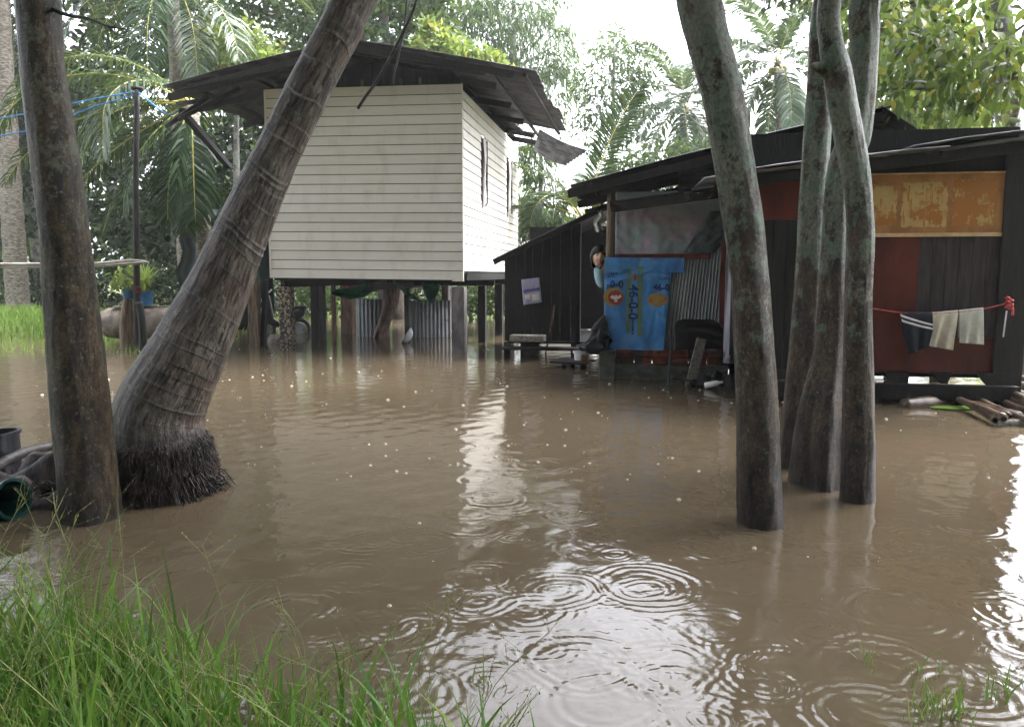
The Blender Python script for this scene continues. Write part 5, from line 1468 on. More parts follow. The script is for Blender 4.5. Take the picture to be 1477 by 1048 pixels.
# main gable roof
GZ, GX_, EL, ELZ = 2.88, -.85, -4.15, 2.135
mb = MB(); s_ = Vector((EL - GX_, 0, ELZ - GZ))
for i, (ya, yb2) in enumerate(((.95, 2.5), (2.45, 3.85))):
    corr(mb, (GX_ + .05, yb2, GZ + .02 + .012 * i), (0, ya - yb2, 0), s_, rag=.03, seed=40 + i, sag=.03)
mb.build('left_roof_sheet', MT['roof'], rh, smooth=True, solid=.004)
mb = MB(); corr(mb, (GX_ - .05, .95, GZ + .03), (0, 2.9, 0), (1.25, 0, -.86), seed=43); mb.build('right_roof_sheet', MT['roof'], rh, smooth=True, solid=.004)
for yy in (1.02, 2.4, 3.7):
    mb = MB(); mb.beam((GX_, yy, GZ - .07), (EL + .05, yy, ELZ - .06), .05, .09); mb.build('rafter', MT['darkwood'], rh)
for k in range(4):
    x = -1.6 - k * .75; z_ = GZ + (x - GX_) * (GZ - ELZ) / (GX_ - EL); mb = MB(); mb.beam((x, 1.0, z_ - .02), (x, 3.8, z_ - .02), .04, .04); mb.build('purlin', MT['darkwood'], rh)
mb = MB()   # black corrugated gable, ribs lying flat
gy_ = 1.26
def gz(x): return (GZ + (x - GX_) * (GZ - ELZ) / (GX_ - EL) if x < GX_ else GZ - (x - GX_) * .688) - .04
nz = 150
for j in range(nz):
    pass
def gf(u_, v_):
    x = -2.9 + 3.2 * u_; zt = max(gz(x), 2.06); z_ = 2.05 + (zt - 2.05) * v_
    return (x, gy_ + .009 * math.sin(z_ * 2 * math.pi / .076), z_)
mb.grid(gf, 60, 110); mb.build('gable_sheet', MT['black_sheet'] if 'black_sheet' in MT else MT['roof'], rh, smooth=True, solid=.004)
# lean-to roof over the front wall
FL, FR_, BL_, BR_ = Vector((-2.67, -.36, 2.06)), Vector((.3, -.36, 2.37)), Vector((-2.67, 1.22, 2.14)), Vector((.3, 1.22, 2.45))
mb = MB()
for i in range(3):
    x0_, x1_ = i / 3 - .02, (i + 1) / 3
    corr(mb, FL + (FR_ - FL) * x0_ + Vector((0, -.05 * (i % 2), .012 * (i % 2) + .01)), (BL_ - FL), (FR_ - FL) * (x1_ - x0_), amp=.007, sag=.015, seed=50 + i)
corr(mb, FL + Vector((.1, -.04, .04)), (BL_ - FL) * .8, (FR_ - FL) * .5, amp=.007, sag=.02)
corr(mb, FL + Vector((1.7, -.03, .24)), (BL_ - FL) * .7, (FR_ - FL) * .42, amp=.007, sag=.02)
mb.build('lean_to_roof', MT['roof_grey'], rh, smooth=True, solid=.004)
mb = MB(); mb.beam(FL + Vector((.1, .1, -.05)), FR_ + Vector((0, .1, -.05)), .05, .08); mb.build('eave_beam', MT['blackwood'], rh)
for x in (-2.3, -1.5, -.7, .05):
    z_ = 2.06 + (x + 2.67) * .1044; mb = MB(); mb.beam((x, -.32, z_ - .03), (x, 1.2, z_ + .05), .05, .05); mb.build('rafter', MT['darkwood'], rh)
# kitchen front
KY = 1.32
mb = MB(); a, b = lp(872, 290, KY), lp(887, 545, KY); mb.tube(smooth_path([((a.x + b.x) / 2, KY + .05, -.3), ((a.x + b.x) / 2, KY + .05, 1.2), ((a.x + b.x) / 2 + .01, KY + .05, 2.1)], 4), [.056] * 9, 12); mb.build('corner_post', MT['postwood'], rh, smooth=True)
mb = MB(); a, b = lp(888, 293, KY), lp(1046, 366, KY)
mb.grid(lambda u_, v_: (a.x + (b.x - a.x) * u_, KY - .01 + .025 * noise.noise(Vector((u_ * 4, v_ * 3, 5))) + .012 * noise.noise(Vector((u_ * 14, v_ * 9, 5))), 2.12 + (b.z - 2.12 - .02) * v_), 60, 40)
mb.build('sacking_screen', MT['tarp'], rh, smooth=True, solid=.005)
mb = MB(); a, b = lp(1008, 300, KY), lp(1046, 362, KY)   # torn, darker flap
mb.grid(lambda u_, v_: (a.x + .12 - .28 * v_ + (b.x - a.x + .12) * u_ * (1 - .2 * v_), KY - .045 + .02 * noise.noise(Vector((u_ * 5, v_ * 4, 9))), a.z - .04 + (b.z - a.z + .02) * v_), 24, 24)
mb.build('torn_flap', MT['tarp_dark'], rh, smooth=True, solid=.004)
mb = MB(); a, b = lp(886, 370, KY - .02), lp(1022, 372, KY - .02); mb.beam((a.x, KY - .04, a.z), (b.x, KY - .04, b.z + .02), .03, .055); mb.build('batten', MT['maroon'], rh)
mb = MB(); a, b = lp(955, 374, KY), lp(1051, 505, KY)
x0b, x0t, x1b, x1t = lp(944, 505, KY).x, lp(964, 374, KY).x, lp(1043, 505, KY).x, lp(1056, 360, KY).x
zt0, zt1, zb0 = lp(984, 374, KY).z, lp(1056, 356, KY).z, lp(951, 508, KY).z
n_ = 20
mb.grid(lambda u_, v_: ((x0t + (x1t - x0t) * u_) * (1 - v_) + (x0b + (x1b - x0b) * u_) * v_, KY - .03 + .009 * math.sin(u_ * 2 * math.pi * n_), (zt0 + (zt1 - zt0) * u_) * (1 - v_) + zb0 * v_), n_ * 8, 4)
mb.build('corrugated_panel', MT['zinc'], rh, smooth=True, solid=.003)
mb = MB(); a, b = lp(1041, 330, KY - .05), lp(1049, 515, KY - .05); mb.box2((a.x, KY - .05, b.z), (b.x, KY - .03, a.z)); mb.build('maroon_strip', MT['maroon'], rh)
mb = MB(); a, b = lp(1049, 330, KY - .08), lp(1072, 524, KY - .08)
mb.grid(lambda u_, v_: (a.x + (b.x - a.x) * u_, KY - .08 + .03 * math.sin(u_ * 9 + v_ * 2), a.z + (b.z - a.z) * v_), 24, 20); mb.build('plastic_drape', MT['lilac'], rh, smooth=True, solid=.004)
mb = MB(); mb.box2((lp(1068, 400, KY).x, KY + .0, .2), (-2.24, KY + .03, 2.06)); mb.build('kitchen_wall', MT['blackwood'], rh)
# base of blocks and bricks
mb = MB(); a, b = lp(864, 506, KY - .06), lp(887, 546, KY - .06); mb.box2((a.x, KY - .1, -.4), (b.x, KY + .1, a.z)); mb.build('corner_block', MT['block'], rh, bevel=.008)
mb = MB(); c_ = lp(1002, 527, KY - .06); mb.box2((b.x + .006, KY - .06, -.4), (lp(1050, 527, KY).x, KY + .1, c_.z)); mb.build('concrete_footing', MT['block'], rh)
mb = MB(); zb_, zt_ = c_.z + .003, lp(930, 504, KY - .06).z
x = b.x + .01; xe = lp(1040, 520, KY).x; k = 0
while x < xe:
    for j in range(2):
        hh = (zt_ - zb_) / 2; mb.box2((x + .003, KY - .075 + .008 * ((k + j) % 3), zb_ + j * hh + .003), (min(x + .2, xe) - .004, KY + .06, zb_ + (j + 1) * hh - .004))
    x += .205; k += 1
mb.build('brick_course', MT['brick'], rh)
mb = MB(); mb.box2((-3.66, KY + .12, .2), (-2.3, 3.4, .24)); mb.build('kitchen_floor', MT['darkwood'], rh)
mb = MB(); mb.beam((-3.62, 3.45, -.3), (-3.62, 3.45, 2.1), .1, .1, up=(0, 1, 0)); mb.build('rear_post', MT['darkwood'], rh)
# narrow awning sheet in front of the kitchen
a, b = lp(879, 293, .75), lp(1062, 268, .75)
mb = MB(); mb.poly_slab([(a.x, .75, a.z), (b.x, .75, b.z), (b.x, 1.28, b.z - .06), (a.x, 1.28, a.z - .06)], (0, 0, .02)); mb.poly_slab([(a.x + .02, .76, a.z), (b.x, .76, b.z - .01), (b.x, .76, b.z - .1), (a.x + .95, .76, b.z - .13), (a.x + .5, .76, a.z - .04), (a.x + .2, .76, a.z - .07)], (0, .025, 0))
mb.build('awning_board', MT['darkwood'], rh)
mb = MB(); a, b = lp(998, 273, .72), lp(1030, 268, .72); mb.beam(a, b, .05, .02); a, b = lp(1018, 261, .6), lp(1050, 256, .6); mb.beam(a, b, .05, .012); a, b = lp(1020, 266, .6), lp(1050, 260, .6); mb.beam(a, b, .05, .012); mb.build('loose_sheet_end', MT['zinc'], rh)

# ------------------------------------------------------------------ blue fertiliser sack sheet
SKY_ = KY - .07
sk = MB()
TL, TR_, BLs, BRs = lp(872, 371, SKY_), lp(987, 374, SKY_), lp(873, 503, SKY_), lp(957, 503, SKY_)
Wd = TR_.x - TL.x; Hd = TL.z - BLs.z
def xr(v_):   # right edge, as a share of the full width
    e0, e1 = (lp(968, 392, SKY_).x - TL.x) / Wd, (BRs.x - TL.x) / Wd
    return 1.0 if v_ < .155 else e0 + (e1 - e0) * (v_ - .155) / .845
def wrinkle(x, z):
    d = .030 * noise.noise(Vector((x * 3.2, z * 2.6, 3))) + .014 * noise.noise(Vector((x * 8, z * 5, 7))) + .005 * noise.noise(Vector((x * 20, z * 12, 1)))
    q_ = (z - .30 + (x - .1) * .42) ; d += .034 * math.exp(-(q_ / .035) ** 2) * (x > .02) * max(0, 1 - x / .9)
    q_ = (z - .22 + (x - .1) * .30) ; d -= .022 * math.exp(-(q_ / .03) ** 2) * max(0, 1 - x / .9)
    return d
def sp(x, zd, e=0.0):   # x from left (m), zd down from the top (m)
    return Vector((TL.x + x, SKY_ - wrinkle(x, zd) - e, TL.z - zd - .012 * (x / Wd)))
sk.grid(lambda u_, v_: sp(Wd * u_ * xr(v_), Hd * v_), 80, 110, 0)
def spoly(pts_, m, e=.003):
    sk.add([sp(x, z_, e) for x, z_ in pts_], [list(range(len(pts_)))], m)
def sgrid(x0, x1, z0, z1, m, e=.0025, nx=10, nz2=24):
    sk.grid(lambda u_, v_: sp(x0 + (x1 - x0) * u_, z0 + (z1 - z0) * v_, e), nx, nz2, m)
PXM = Wd / 115.0     # metres per photo pixel on the sheet
X = lambda px: (px - 872) * PXM
Z = lambda py: (py - 371) * PXM
def stext(txt, cx, cz, size, vertical, m, e=.0055):
    cu = bpy.data.curves.new('lettering', 'FONT'); cu.body = txt; cu.size = size; cu.align_x = 'CENTER'; cu.align_y = 'CENTER'; cu.offset = size * .022; cu.resolution_u = 3
    ob = bpy.data.objects.new('lettering', cu); COL.objects.link(ob)
    dg = bpy.context.evaluated_depsgraph_get(); me = ob.evaluated_get(dg).to_mesh()
    bm = bmesh.new(); bm.from_mesh(me); bmesh.ops.triangulate(bm, faces=bm.faces)
    bmesh.ops.subdivide_edges(bm, edges=bm.edges, cuts=2, use_grid_fill=True)
    vs = []
    for v_ in bm.verts:
        x, y_ = v_.co.x, v_.co.y
        if vertical: x, y_ = y_, -x          # reads downwards
        vs.append(sp(min(cx + x, Wd * .995), cz - y_, e))
    bm.verts.index_update()
    sk.add(vs, [[v_.index for v_ in f.verts] for f in bm.faces], m)
    bm.free(); ob.evaluated_get(dg).to_mesh_clear(); bpy.data.objects.remove(ob); bpy.data.curves.remove(cu)
sgrid(X(905), X(911), Z(388), Z(482), 2); sgrid(X(921), X(928), Z(384), Z(486), 2)
sgrid(X(872.5), X(875.5), Z(372), Z(502), 6)
stext('46-0-0', X(914.5), Z(436), .15, True, 1)
stext('-0-0', X(888), Z(410.5), .115, False, 1)
stext('46-0', X(955), Z(414), .10, False, 1)
def ell(cx, cz, rx, rz, m, e, n_=30): spoly([(cx + rx * math.cos(2 * math.pi * k / n_), cz + rz * math.sin(2 * math.pi * k / n_)) for k in range(n_)], m, e)
ell(X(886), Z(429), .115, .105, 3, .006); ell(X(889), Z(429.5), .085, .082, 4, .009)
bird = [(-.055, .0), (-.03, -.025), (-.008, -.012), (.004, -.03), (.02, -.012), (.05, -.03), (.06, -.005), (.035, .012), (.015, .018), (.02, .05), (.004, .042), (-.01, .055), (-.008, .02), (-.03, .018)]
spoly([(X(889) + x * 1.15, Z(429.5) + z_ * 1.1) for x, z_ in bird], 5, .012)
ell(X(950), Z(432), .115, .075, 3, .006); spoly([(X(938), Z(433)), (X(945), Z(430)), (X(955), Z(430)), (X(962), Z(428)), (X(964), Z(432)), (X(956), Z(435)), (X(944), Z(436))], 4, .009)
rs = random.Random(2)
for (x0, x1, zc, m) in ((877, 899, 391, 6), (879, 890, 395, 1), (939, 967, 396, 6), (952, 966, 401, 1), (878, 888, 399, 1)):
    x = x0
    while x < x1:
        w2 = rs.uniform(1.2, 2.6); sgrid(X(x), X(x + w2), Z(zc - rs.uniform(.6, 1.8)), Z(zc + rs.uniform(.5, 1.5)), m, .0045, 2, 2); x += w2 + rs.uniform(.8, 1.6)
z_ = 462
while z_ < 484:
    sgrid(X(913), X(916.5), Z(z_), Z(z_ + 2.4), 1, .0045, 2, 2); z_ += rs.uniform(3.2, 4.4)
ell(X(916), Z(399), .03, .045, 3, .006); ell(X(917), Z(400), .014, .03, 4, .009)
ro = Matrix.Rotation(YAW, 3, 'Z'); sk.v = [ro @ v_ + PO for v_ in sk.v]
so = ro @ TL + PO
o = sk.build('sack_sheet', [MT['sack_blue'], MT['ink_navy'], MT['ink_olive'], MT['ink_gold'], MT['ink_red'], MT['ink_white'], MT['ink_pale']], None, smooth=True, origin=so)
tag(o, 'blue fertiliser sack sheet printed 46-0-0 hung across the kitchen front', 'sack sheet')

# ------------------------------------------------------------------ things at the kitchen wall
bp = [(973, 503), (972, 470), (976, 463), (986, 460), (1028, 461), (1036, 465), (1044, 475), (1043, 503)]
mb = MB(); mb.poly_slab([at(x_, y_, 8.55 - (503 - y_) * .0 + .001 * x_ * 0) for x_, y_ in bp], (.01, .035, 0)); o = mb.build('black_slab', MT['black'], None, origin=at(1008, 503, 8.55), bevel=.006); tag(o, 'round cornered black plastic panel leaning on the corrugated kitchen wall', 'panel')
mb = MB(); a, b = gnd(992, 556), at(1012, 488, 8.5); mb.beam(a + Vector((0, 0, -.1)), b, .10, .025, up=(0, 1, 0)); o = mb.build('leaning_board', MT['greywood'], None, origin=a); tag(o, 'narrow pale board propped against the black plastic panel', 'board')
line('metal_rod', [gnd(964, 556) - Vector((0, 0, .15)), at(966, 520, 8.6), at(968.5, 475, 8.75)], .012, MT['black'], 'thin dark rod standing before the corrugated kitchen wall', 'rod', n=3)
c_ = gnd(1030, 556)
mb = MB(); rs = random.Random(31)
mb.grid(lambda u_, v_: c_ + Vector(((u_ - .5) * .75, (v_ - .4) * .4, -.1 + .22 * (math.sin(math.pi * u_) * math.sin(math.pi * v_)) ** .7 * (1 + .9 * noise.noise(Vector((u_ * 6, v_ * 4, 4)))))), 40, 20)
for i in range(26):
    o0 = c_ + Vector((rs.uniform(-.35, .35), rs.uniform(-.12, .15), rs.uniform(.0, .1))); mb.beam(o0, o0 + Vector((rs.gauss(0, .12), rs.gauss(0, .06), rs.gauss(.02, .03))), .025, .018)
o = mb.build('refuse_heap', MT['darkwood'], None, origin=c_); tag(o, 'dark heap of wet refuse at the foot of the lone trunk', 'debris')
c_ = gnd(1026, 560) + Vector((0, -.08, .06)); mb = MB(); mb.lathe(c_, [(.001, -.09), (.03, -.09), (.033, .03), (.014, .07), (.014, .1), (.001, .1)], 12, rot=Matrix.Rotation(R(75), 3, 'Y') @ Matrix.Rotation(R(20), 3, 'X')); o = mb.build('plastic_bottle', MT['white_cloth'], None, smooth=True, origin=c_); tag(o, 'pale plastic bottle lying on the wet refuse heap', 'bottle')
bc = gnd(839, 528)
bu = tag(empty('paint_bucket', bc), 'white bucket with an orange patch floating by the kitchen corner', 'bucket')
mb = MB(); mb.lathe((0, 0, -.05), [(.001, 0), (.085, 0), (.105, .24), (.112, .24), (.112, .225), (.118, .225), (.118, .25), (.10, .25), (.08, .02), (.001, .02)], 26)
n0 = len(mb.f)
mb.build('pail', MT['white_cloth'], bu, smooth=False)
mb = MB(); mb.grid(lambda u_, v_: (lambda a_, h_: (((.0865 + (h_ - 0) * .0833) * math.cos(a_)), ((.0865 + h_ * .0833) * math.sin(a_)), -.05 + h_))(R(-100 + 62 * u_) , .04 + .17 * v_), 10, 6); mb.build('orange_label', MT['sign_orange'], bu, smooth=True)
# black plastic bag hung at the corner
mb = MB(); tc_ = at(872, 455, 9.0); bt = at(852, 500, 8.95)
def bf(u_, v_):
    a_ = 2 * math.pi * u_; c0_ = tc_ + (bt - tc_) * (v_ * .75) + Vector((0, 0, -.05 * v_)); rr_ = .02 + .15 * math.sin(min(1, v_ * 1.02) * math.pi * .62) * (1 if v_ < .93 else .6)
    rr_ *= (.72 + .75 * noise.noise(Vector((math.cos(a_) * 1.6, math.sin(a_) * 1.6, v_ * 3))) + .35 * noise.noise(Vector((math.cos(a_) * 4, math.sin(a_) * 4, v_ * 7))))
    return c0_ + Vector((math.cos(a_) * rr_, math.sin(a_) * rr_ * .5, -.12 * v_))
mb.grid(bf, 32, 24); o = mb.build('black_bag', MT['black'], None, smooth=True, origin=tc_); tag(o, 'crumpled black plastic bag hanging at the kitchen corner', 'plastic bag')
mb = MB(); a = at(868, 305, 9.4)
mb.grid(lambda u_, v_: a + Vector((-.10 * u_ * (.4 + v_ * .6) + .02 * math.sin(v_ * 8), .03 * math.sin(u_ * 9), -.22 * v_ + .02 * math.sin(u_ * 7))), 12, 14); o = mb.build('hanging_rag', MT['grey_cloth'], None, smooth=True, origin=a, solid=.004); tag(o, 'grey rag hanging under the eave beside the kitchen post', 'rag')

# ------------------------------------------------------------------ laundry on the red cord
cpts = [lp(1238, 441, -.12), lp(1300, 451, -.12), lp(1350, 452, -.12), lp(1415, 446, -.12), lp(1452, 437, -.1)]
toW = lambda p_: ro @ Vector(p_) + PO
line('washing_line', [toW(p_) for p_ in cpts], .006, MT['cord_red'], 'red washing cord stretched across the red wall', 'cord')
mb = MB(); c_ = toW(lp(1455, 437, -.1))
for k in range(9): mb.lathe(c_ + Vector((.02 * math.cos(k * 2), .015 * math.sin(k * 2), .012 * (k - 4))), [(.001, -.015), (.02, -.008), (.022, .006), (.001, .014)], 8)
mb.tube(smooth_path([c_, c_ + Vector((.03, -.01, -.04)), c_ + Vector((.035, -.01, -.11))], 4), [.012] * 9, 6)
o = mb.build('cloth_knot', MT['cord_red'], None, smooth=True, origin=c_); tag(o, 'pinkish cloth knot at the right end of the washing cord', 'knot')
line('white_tube', [toW(lp(1452, 448, -.08)), toW(lp(1449, 470, -.08)), toW(lp(1447, 486, -.08))], .008, MT['stripe'], 'short white tube hanging beside the right corner post', 'tube', n=3)
def cordz(px): return np.interp(px, [1238, 1300, 1350, 1415, 1452], [441, 451, 452, 446, 437])
def laundry(name, x0, x1, bot, mt, label, cat, skew=0.0, fold=.012, stripes=None, shape=None, back=.85):
    """cloth folded over the cord; bot: pixel rows of the hem at left and right"""
    mb = MB()
    def fn(u_, v_):
        f = abs(v_ * 2 - 1) ** 1.0; front = v_ >= .5
        px = x0 + (x1 - x0) * u_ + skew * f * (1 if front else .6)
        if shape: px = shape(u_, f, px)
        yc = cordz(x0 + (x1 - x0) * u_) - 1.0; yb_ = bot[0] + (bot[1] - bot[0]) * u_
        p_ = lp(px, yc + (yb_ - yc) * f * (1 if front else back), -.12)
        dep = (.012 * (1 - math.exp(-f * 12)) + .01 * f) * (-1 if front else 1)
        return toW((p_.x, -.12 + dep + fold * math.sin(u_ * 13 + f * 2) * f * (1 + .5 * math.sin(u_ * 5)), p_.z + (.006 if f < .02 else 0)))
    mb.grid(fn, 30, 40, 0)
    if stripes:
        for (f0, f1) in stripes:
            mb.grid(lambda u_, v_: Vector(fn(u_ * .98 + .01, .5 + .5 * (f0 + (f1 - f0) * v_ + .30 * u_ - .05))) + Vector((0, -.004, 0)), 26, 2, 1)
    o = mb.build(name, [mt, MT['stripe']], None, smooth=True, origin=toW(lp(x0, cordz(x0), -.12)), solid=.003)
    return tag(o, label, cat, 'laundry on the red cord')
laundry('black_shorts', 1297, 1345, (511, 497), MT['navy_cloth'], 'dark shorts with two pale side stripes on the red cord', 'shorts', stripes=[(.10, .16), (.22, .28)], shape=lambda u_, f, px: px + (12 * f * (1 - u_) if f > .15 else 10 * f * (1 - u_)), fold=.015)
laundry('beige_towel', 1344, 1382, (498, 505), MT['beige_cloth'], 'beige cloth hanging crookedly in the middle of the red cord', 'towel', skew=-8, fold=.02)
laundry('grey_towel', 1383, 1418, (494, 497), MT['grey_cloth'], 'grey towel with straight edges nearest the right corner post', 'towel', fold=.008)

# ------------------------------------------------------------------ bamboo raft, logs
ra = tag(empty('bamboo_raft', gnd(1460, 600)), 'raft of wet brown bamboo poles drifting at the right edge', 'raft'); rb = gnd(1460, 600)
rs = random.Random(17)
near, far = [], []
for i in range(15):
    near.append((1434 + i * 12.5 + rs.uniform(-3, 3), 603 + rs.uniform(-4, 4) - i * .7)); far.append((1352 + i * 9.5 + rs.uniform(-4, 4), 568 - i * 1.2 + rs.uniform(-1, 1)))
for i, (n_, f_) in enumerate(zip(near, far)):
    hz_ = .045 + .022 * (i % 3 == 1)
    a, b = gnd(*n_, hz_) - rb, gnd(*f_, hz_) - rb
    mb = MB(); k = 24; bw2 = rs.uniform(-.03, .03); pth = [a + (b - a) * (j / k) + Vector((bw2 * math.sin(math.pi * j / k), 0, .012 * math.sin(math.pi * j / k + i))) for j in range(k + 1)]
    r0 = rs.uniform(.021, .033)
    mb.tube(pth, [r0 * (1 - .25 * j / k) * (1.13 if j % 5 == i % 5 else 1) for j in range(k + 1)], 10)
    mb.lathe(a - (b - a).normalized() * .002, [(.001, 0), (r0 * .65, 0)], 10, m=1, rot=Vector((0, 0, 1)).rotation_difference((b - a).normalized()).to_matrix())
    mb.build('bamboo_pole', [MT['bamboo'] if i % 3 else MT['bamboo_dark'], MT['void']], ra, smooth=True)
for a, b in ((gnd(1440, 614, .0), gnd(1600, 606, .0)), (gnd(1372, 574, .0), gnd(1480, 560, .0))):
    mb = MB(); mb.tube([a - rb, b - rb], [.05, .045], 10); mb.build('cross_pole', MT['greywood'], ra, smooth=True)
for i, (a, b) in enumerate((((1442, 560), (1500, 586)), ((1446, 548), (1510, 566)), ((1440, 540), (1500, 552)))):
    a, b = gnd(*a, .12 + .03 * i), gnd(*b, .1 + .03 * i); mb = MB(); mb.tube(smooth_path([a, (a + b) / 2, b], 4), [.04] * 9, 10, mod=lobed(.06, 2, i, 0))
    o = mb.build('driftwood_log', MT['vine' if i == 2 else 'bamboo'], None, smooth=True, origin=a); tag(o, ('brown log lying lowest on the bamboo raft end', 'brown log in the middle of the small stack above the raft', 'dark log topmost beside the right corner post')[i], 'log', 'logs stacked by the corner post')
a, b = gnd(1303, 583, .03), gnd(1372, 578, .03); mb = MB(); mb.tube(smooth_path([a, (a + b) / 2, b], 4), interp([.05, .06, .05], 4), 12, mod=lobed(.06, 3, 0, 0)); o = mb.build('floating_log', MT['bamboo'], None, smooth=True, origin=a); tag(o, 'short thick log floating under the red house front', 'log')
c_ = gnd(1378, 590); mb = MB(); mb.poly_slab([c_ + Vector((x_, y_, .012)) for x_, y_ in ((-.22, .02), (-.1, .1), (.05, .12), (.2, .07), (.14, -.06), (-.02, -.1), (-.14, -.06))], (0, 0, .006)); o = mb.build('floating_leaf', MT['grass_far'], None, origin=c_); tag(o, 'large green leaf floating beside the bamboo raft', 'leaf')

# ------------------------------------------------------------------ the woman leaning out of the kitchen
hc = at(863, 370, 9.36)
feet = Vector((1.36, 9.78, .245))
pel = Vector((1.34, 9.74, 1.02)); ch = Vector((1.19, 9.52, 1.22)); nk = hc + Vector((.035, .03, -.135)); nb_ = hc + Vector((.02, .02, -.075))
shL, shR = Vector((hc.x + .0, 9.40, 1.275)), Vector((1.34, 9.70, 1.35))
elL, wrL = Vector((hc.x + .035, 9.42, 1.07)), Vector((1.20, 9.46, 1.12))
elR, wrR = Vector((1.46, 9.66, 1.12)), Vector((1.38, 9.55, 1.16))


def skinned(name, V_, E_, Rr, sub=2):
    me = bpy.data.meshes.new(name); me.from_pydata([tuple(v_) for v_ in V_], E_, [])
    ob = bpy.data.objects.new(name, me); COL.objects.link(ob)
    md = ob.modifiers.new('skin', 'SKIN'); md.use_smooth_shade = True
    for i, q_ in enumerate(Rr):
        sv = me.skin_vertices[0].data[i]; sv.radius = (q_, q_); sv.use_root = (i == 0)
    sd = ob.modifiers.new('sub', 'SUBSURF'); sd.levels = sub; sd.render_levels = sub
    dg = bpy.context.evaluated_depsgraph_get(); dg.update()
    ev = ob.evaluated_get(dg); m2 = ev.to_mesh()
    vs = [v_.co.copy() for v_ in m2.vertices]; fs = [list(f.vertices) for f in m2.polygons]
    ev.to_mesh_clear(); bpy.data.objects.remove(ob); bpy.data.meshes.remove(me)
    return vs, fs


Vb = [pel, (pel + ch) / 2, ch, nk, nb_, shL, elL, wrL, shR, elR, wrR]
Eb = [(0, 1), (1, 2), (2, 3), (3, 4), (2, 5), (5, 6), (6, 7), (2, 8), (8, 9), (9, 10)]
Rb = [.13, .115, .12, .05, .047, .055, .042, .026, .055, .042, .026]
for s_ in (-1, 1):
    b = len(Vb); Vb += [pel + Vector((.08 * s_, 0, -.08)), pel + Vector((.085 * s_, -.02, -.40)), Vector((feet.x + .085 * s_, feet.y, .31)), Vector((feet.x + .09 * s_, feet.y - .15, .28))]
    Rb += [.085, .058, .036, .03]; Eb += [(0, b), (b, b + 1), (b + 1, b + 2), (b + 2, b + 3)]
for wi, wr_, dr_ in ((7, wrL, Vector((.75, -.5, .1))), (10, wrR, Vector((-.6, -.6, .2)))):
    dr_.normalize(); sd_ = dr_.cross(Vector((0, 0, 1))).normalized(); up_ = sd_.cross(dr_)
    b = len(Vb); Vb.append(wr_ + dr_ * .06); Rb.append(.026); Eb.append((wi, b))
    for k, (o_, l_) in enumerate(((-.028, .062), (-.009, .075), (.011, .07), (.029, .055))):
        c1 = wr_ + dr_ * .088 + up_ * o_; c2 = c1 + dr_ * l_ * .55; c3 = c2 + (dr_ * .6 + sd_ * .7).normalized() * l_ * .5
        q_ = len(Vb); Vb += [c1, c2, c3]; Rb += [.009, .0085, .0075]; Eb += [(b, q_), (q_, q_ + 1), (q_ + 1, q_ + 2)]
    q_ = len(Vb); Vb += [wr_ + dr_ * .045 + up_ * .035, wr_ + dr_ * .075 + up_ * .055]; Rb += [.011, .009]; Eb += [(b, q_), (q_, q_ + 1)]
vs, fs = skinned('body_tmp', Vb, Eb, Rb)
pm = MB(); pm.add(vs, fs, 0)
# head: looks at the camera, tipped towards the post
hrot = Matrix.Rotation(R(6), 3, 'Z') @ Matrix.Rotation(R(12), 3, 'Y')


def head_pt(th, ph):
    x, y_, z_ = math.cos(ph) * math.sin(th), -math.cos(ph) * math.cos(th), math.sin(ph)
    px_, py_, pz_ = x * .072, y_ * .090, z_ * .112
    low = max(0, -z_)
    px_ *= 1 - .30 * low ** 1.5; py_ *= 1 - .10 * low
    if y_ < 0:
        g_ = lambda cx, cz, sx_, sz_: math.exp(-((px_ - cx) / sx_) ** 2 - ((pz_ - cz) / sz_) ** 2)
        py_ -= .020 * g_(0, -.018, .012, .018) + .010 * g_(0, .005, .009, .025) + .006 * g_(0, -.052, .024, .012)
        py_ += .010 * (g_(.028, .012, .016, .012) + g_(-.028, .012, .016, .012)) - .007 * (g_(.036, -.022, .02, .018) + g_(-.036, -.022, .02, .018)) - .008 * g_(0, -.092, .022, .014) + .003 * g_(0, -.068, .02, .006)
    return hc + hrot @ Vector((px_, py_, pz_))


nu, nv = 72, 54
b = len(pm.v)
for j in range(nv + 1):
    for i in range(nu):
        pm.v.append(head_pt(2 * math.pi * i / nu, -math.pi / 2 + math.pi * j / nv))
for j in range(nv):
    for i in range(nu):
        i2 = (i + 1) % nu; f = [b + j * nu + i, b + j * nu + i2, b + (j + 1) * nu + i2, b + (j + 1) * nu + i]
        c_ = hrot.transposed() @ (sum((pm.v[q_] for q_ in f), Vector()) / 4 - hc); m = 0
        if c_.y < -.03:
            for s_ in (-1, 1):
                if ((c_.x - s_ * .028) / .013) ** 2 + ((c_.z - .012) / .006) ** 2 < 1: m = 2
                if abs(c_.x - s_ * .029) < .017 and abs(c_.z - .030 + 14 * (c_.x - s_ * .029) ** 2) < .004: m = 2
            sm = c_.z + .054 - 9 * c_.x ** 2
            if abs(c_.x) < .027 and abs(sm) < .011: m = 1
            if abs(c_.x) < .021 and abs(sm) < .0055: m = 3
        pm.f.append(f); pm.m.append(m)
for s_ in (-1, 1):   # ears
    pm.lathe(hc + hrot @ Vector((.070 * s_, .005, .002)), [(.001, -.008), (.018, -.004), (.022, .004), (.014, .006), (.001, .002)], 12, 0, hrot @ Matrix.Rotation(R(90 * s_), 3, 'Y'))
wo = Vector((feet.x, feet.y, .245))
woman = pm.build('person', [MT['skin'], MT['lip'], MT['eye'], MT['teeth']], None, smooth=True, origin=wo)
tag(woman, 'smiling dark haired woman in a light blue shirt leaning out past the kitchen post', 'person')
hm = MB()
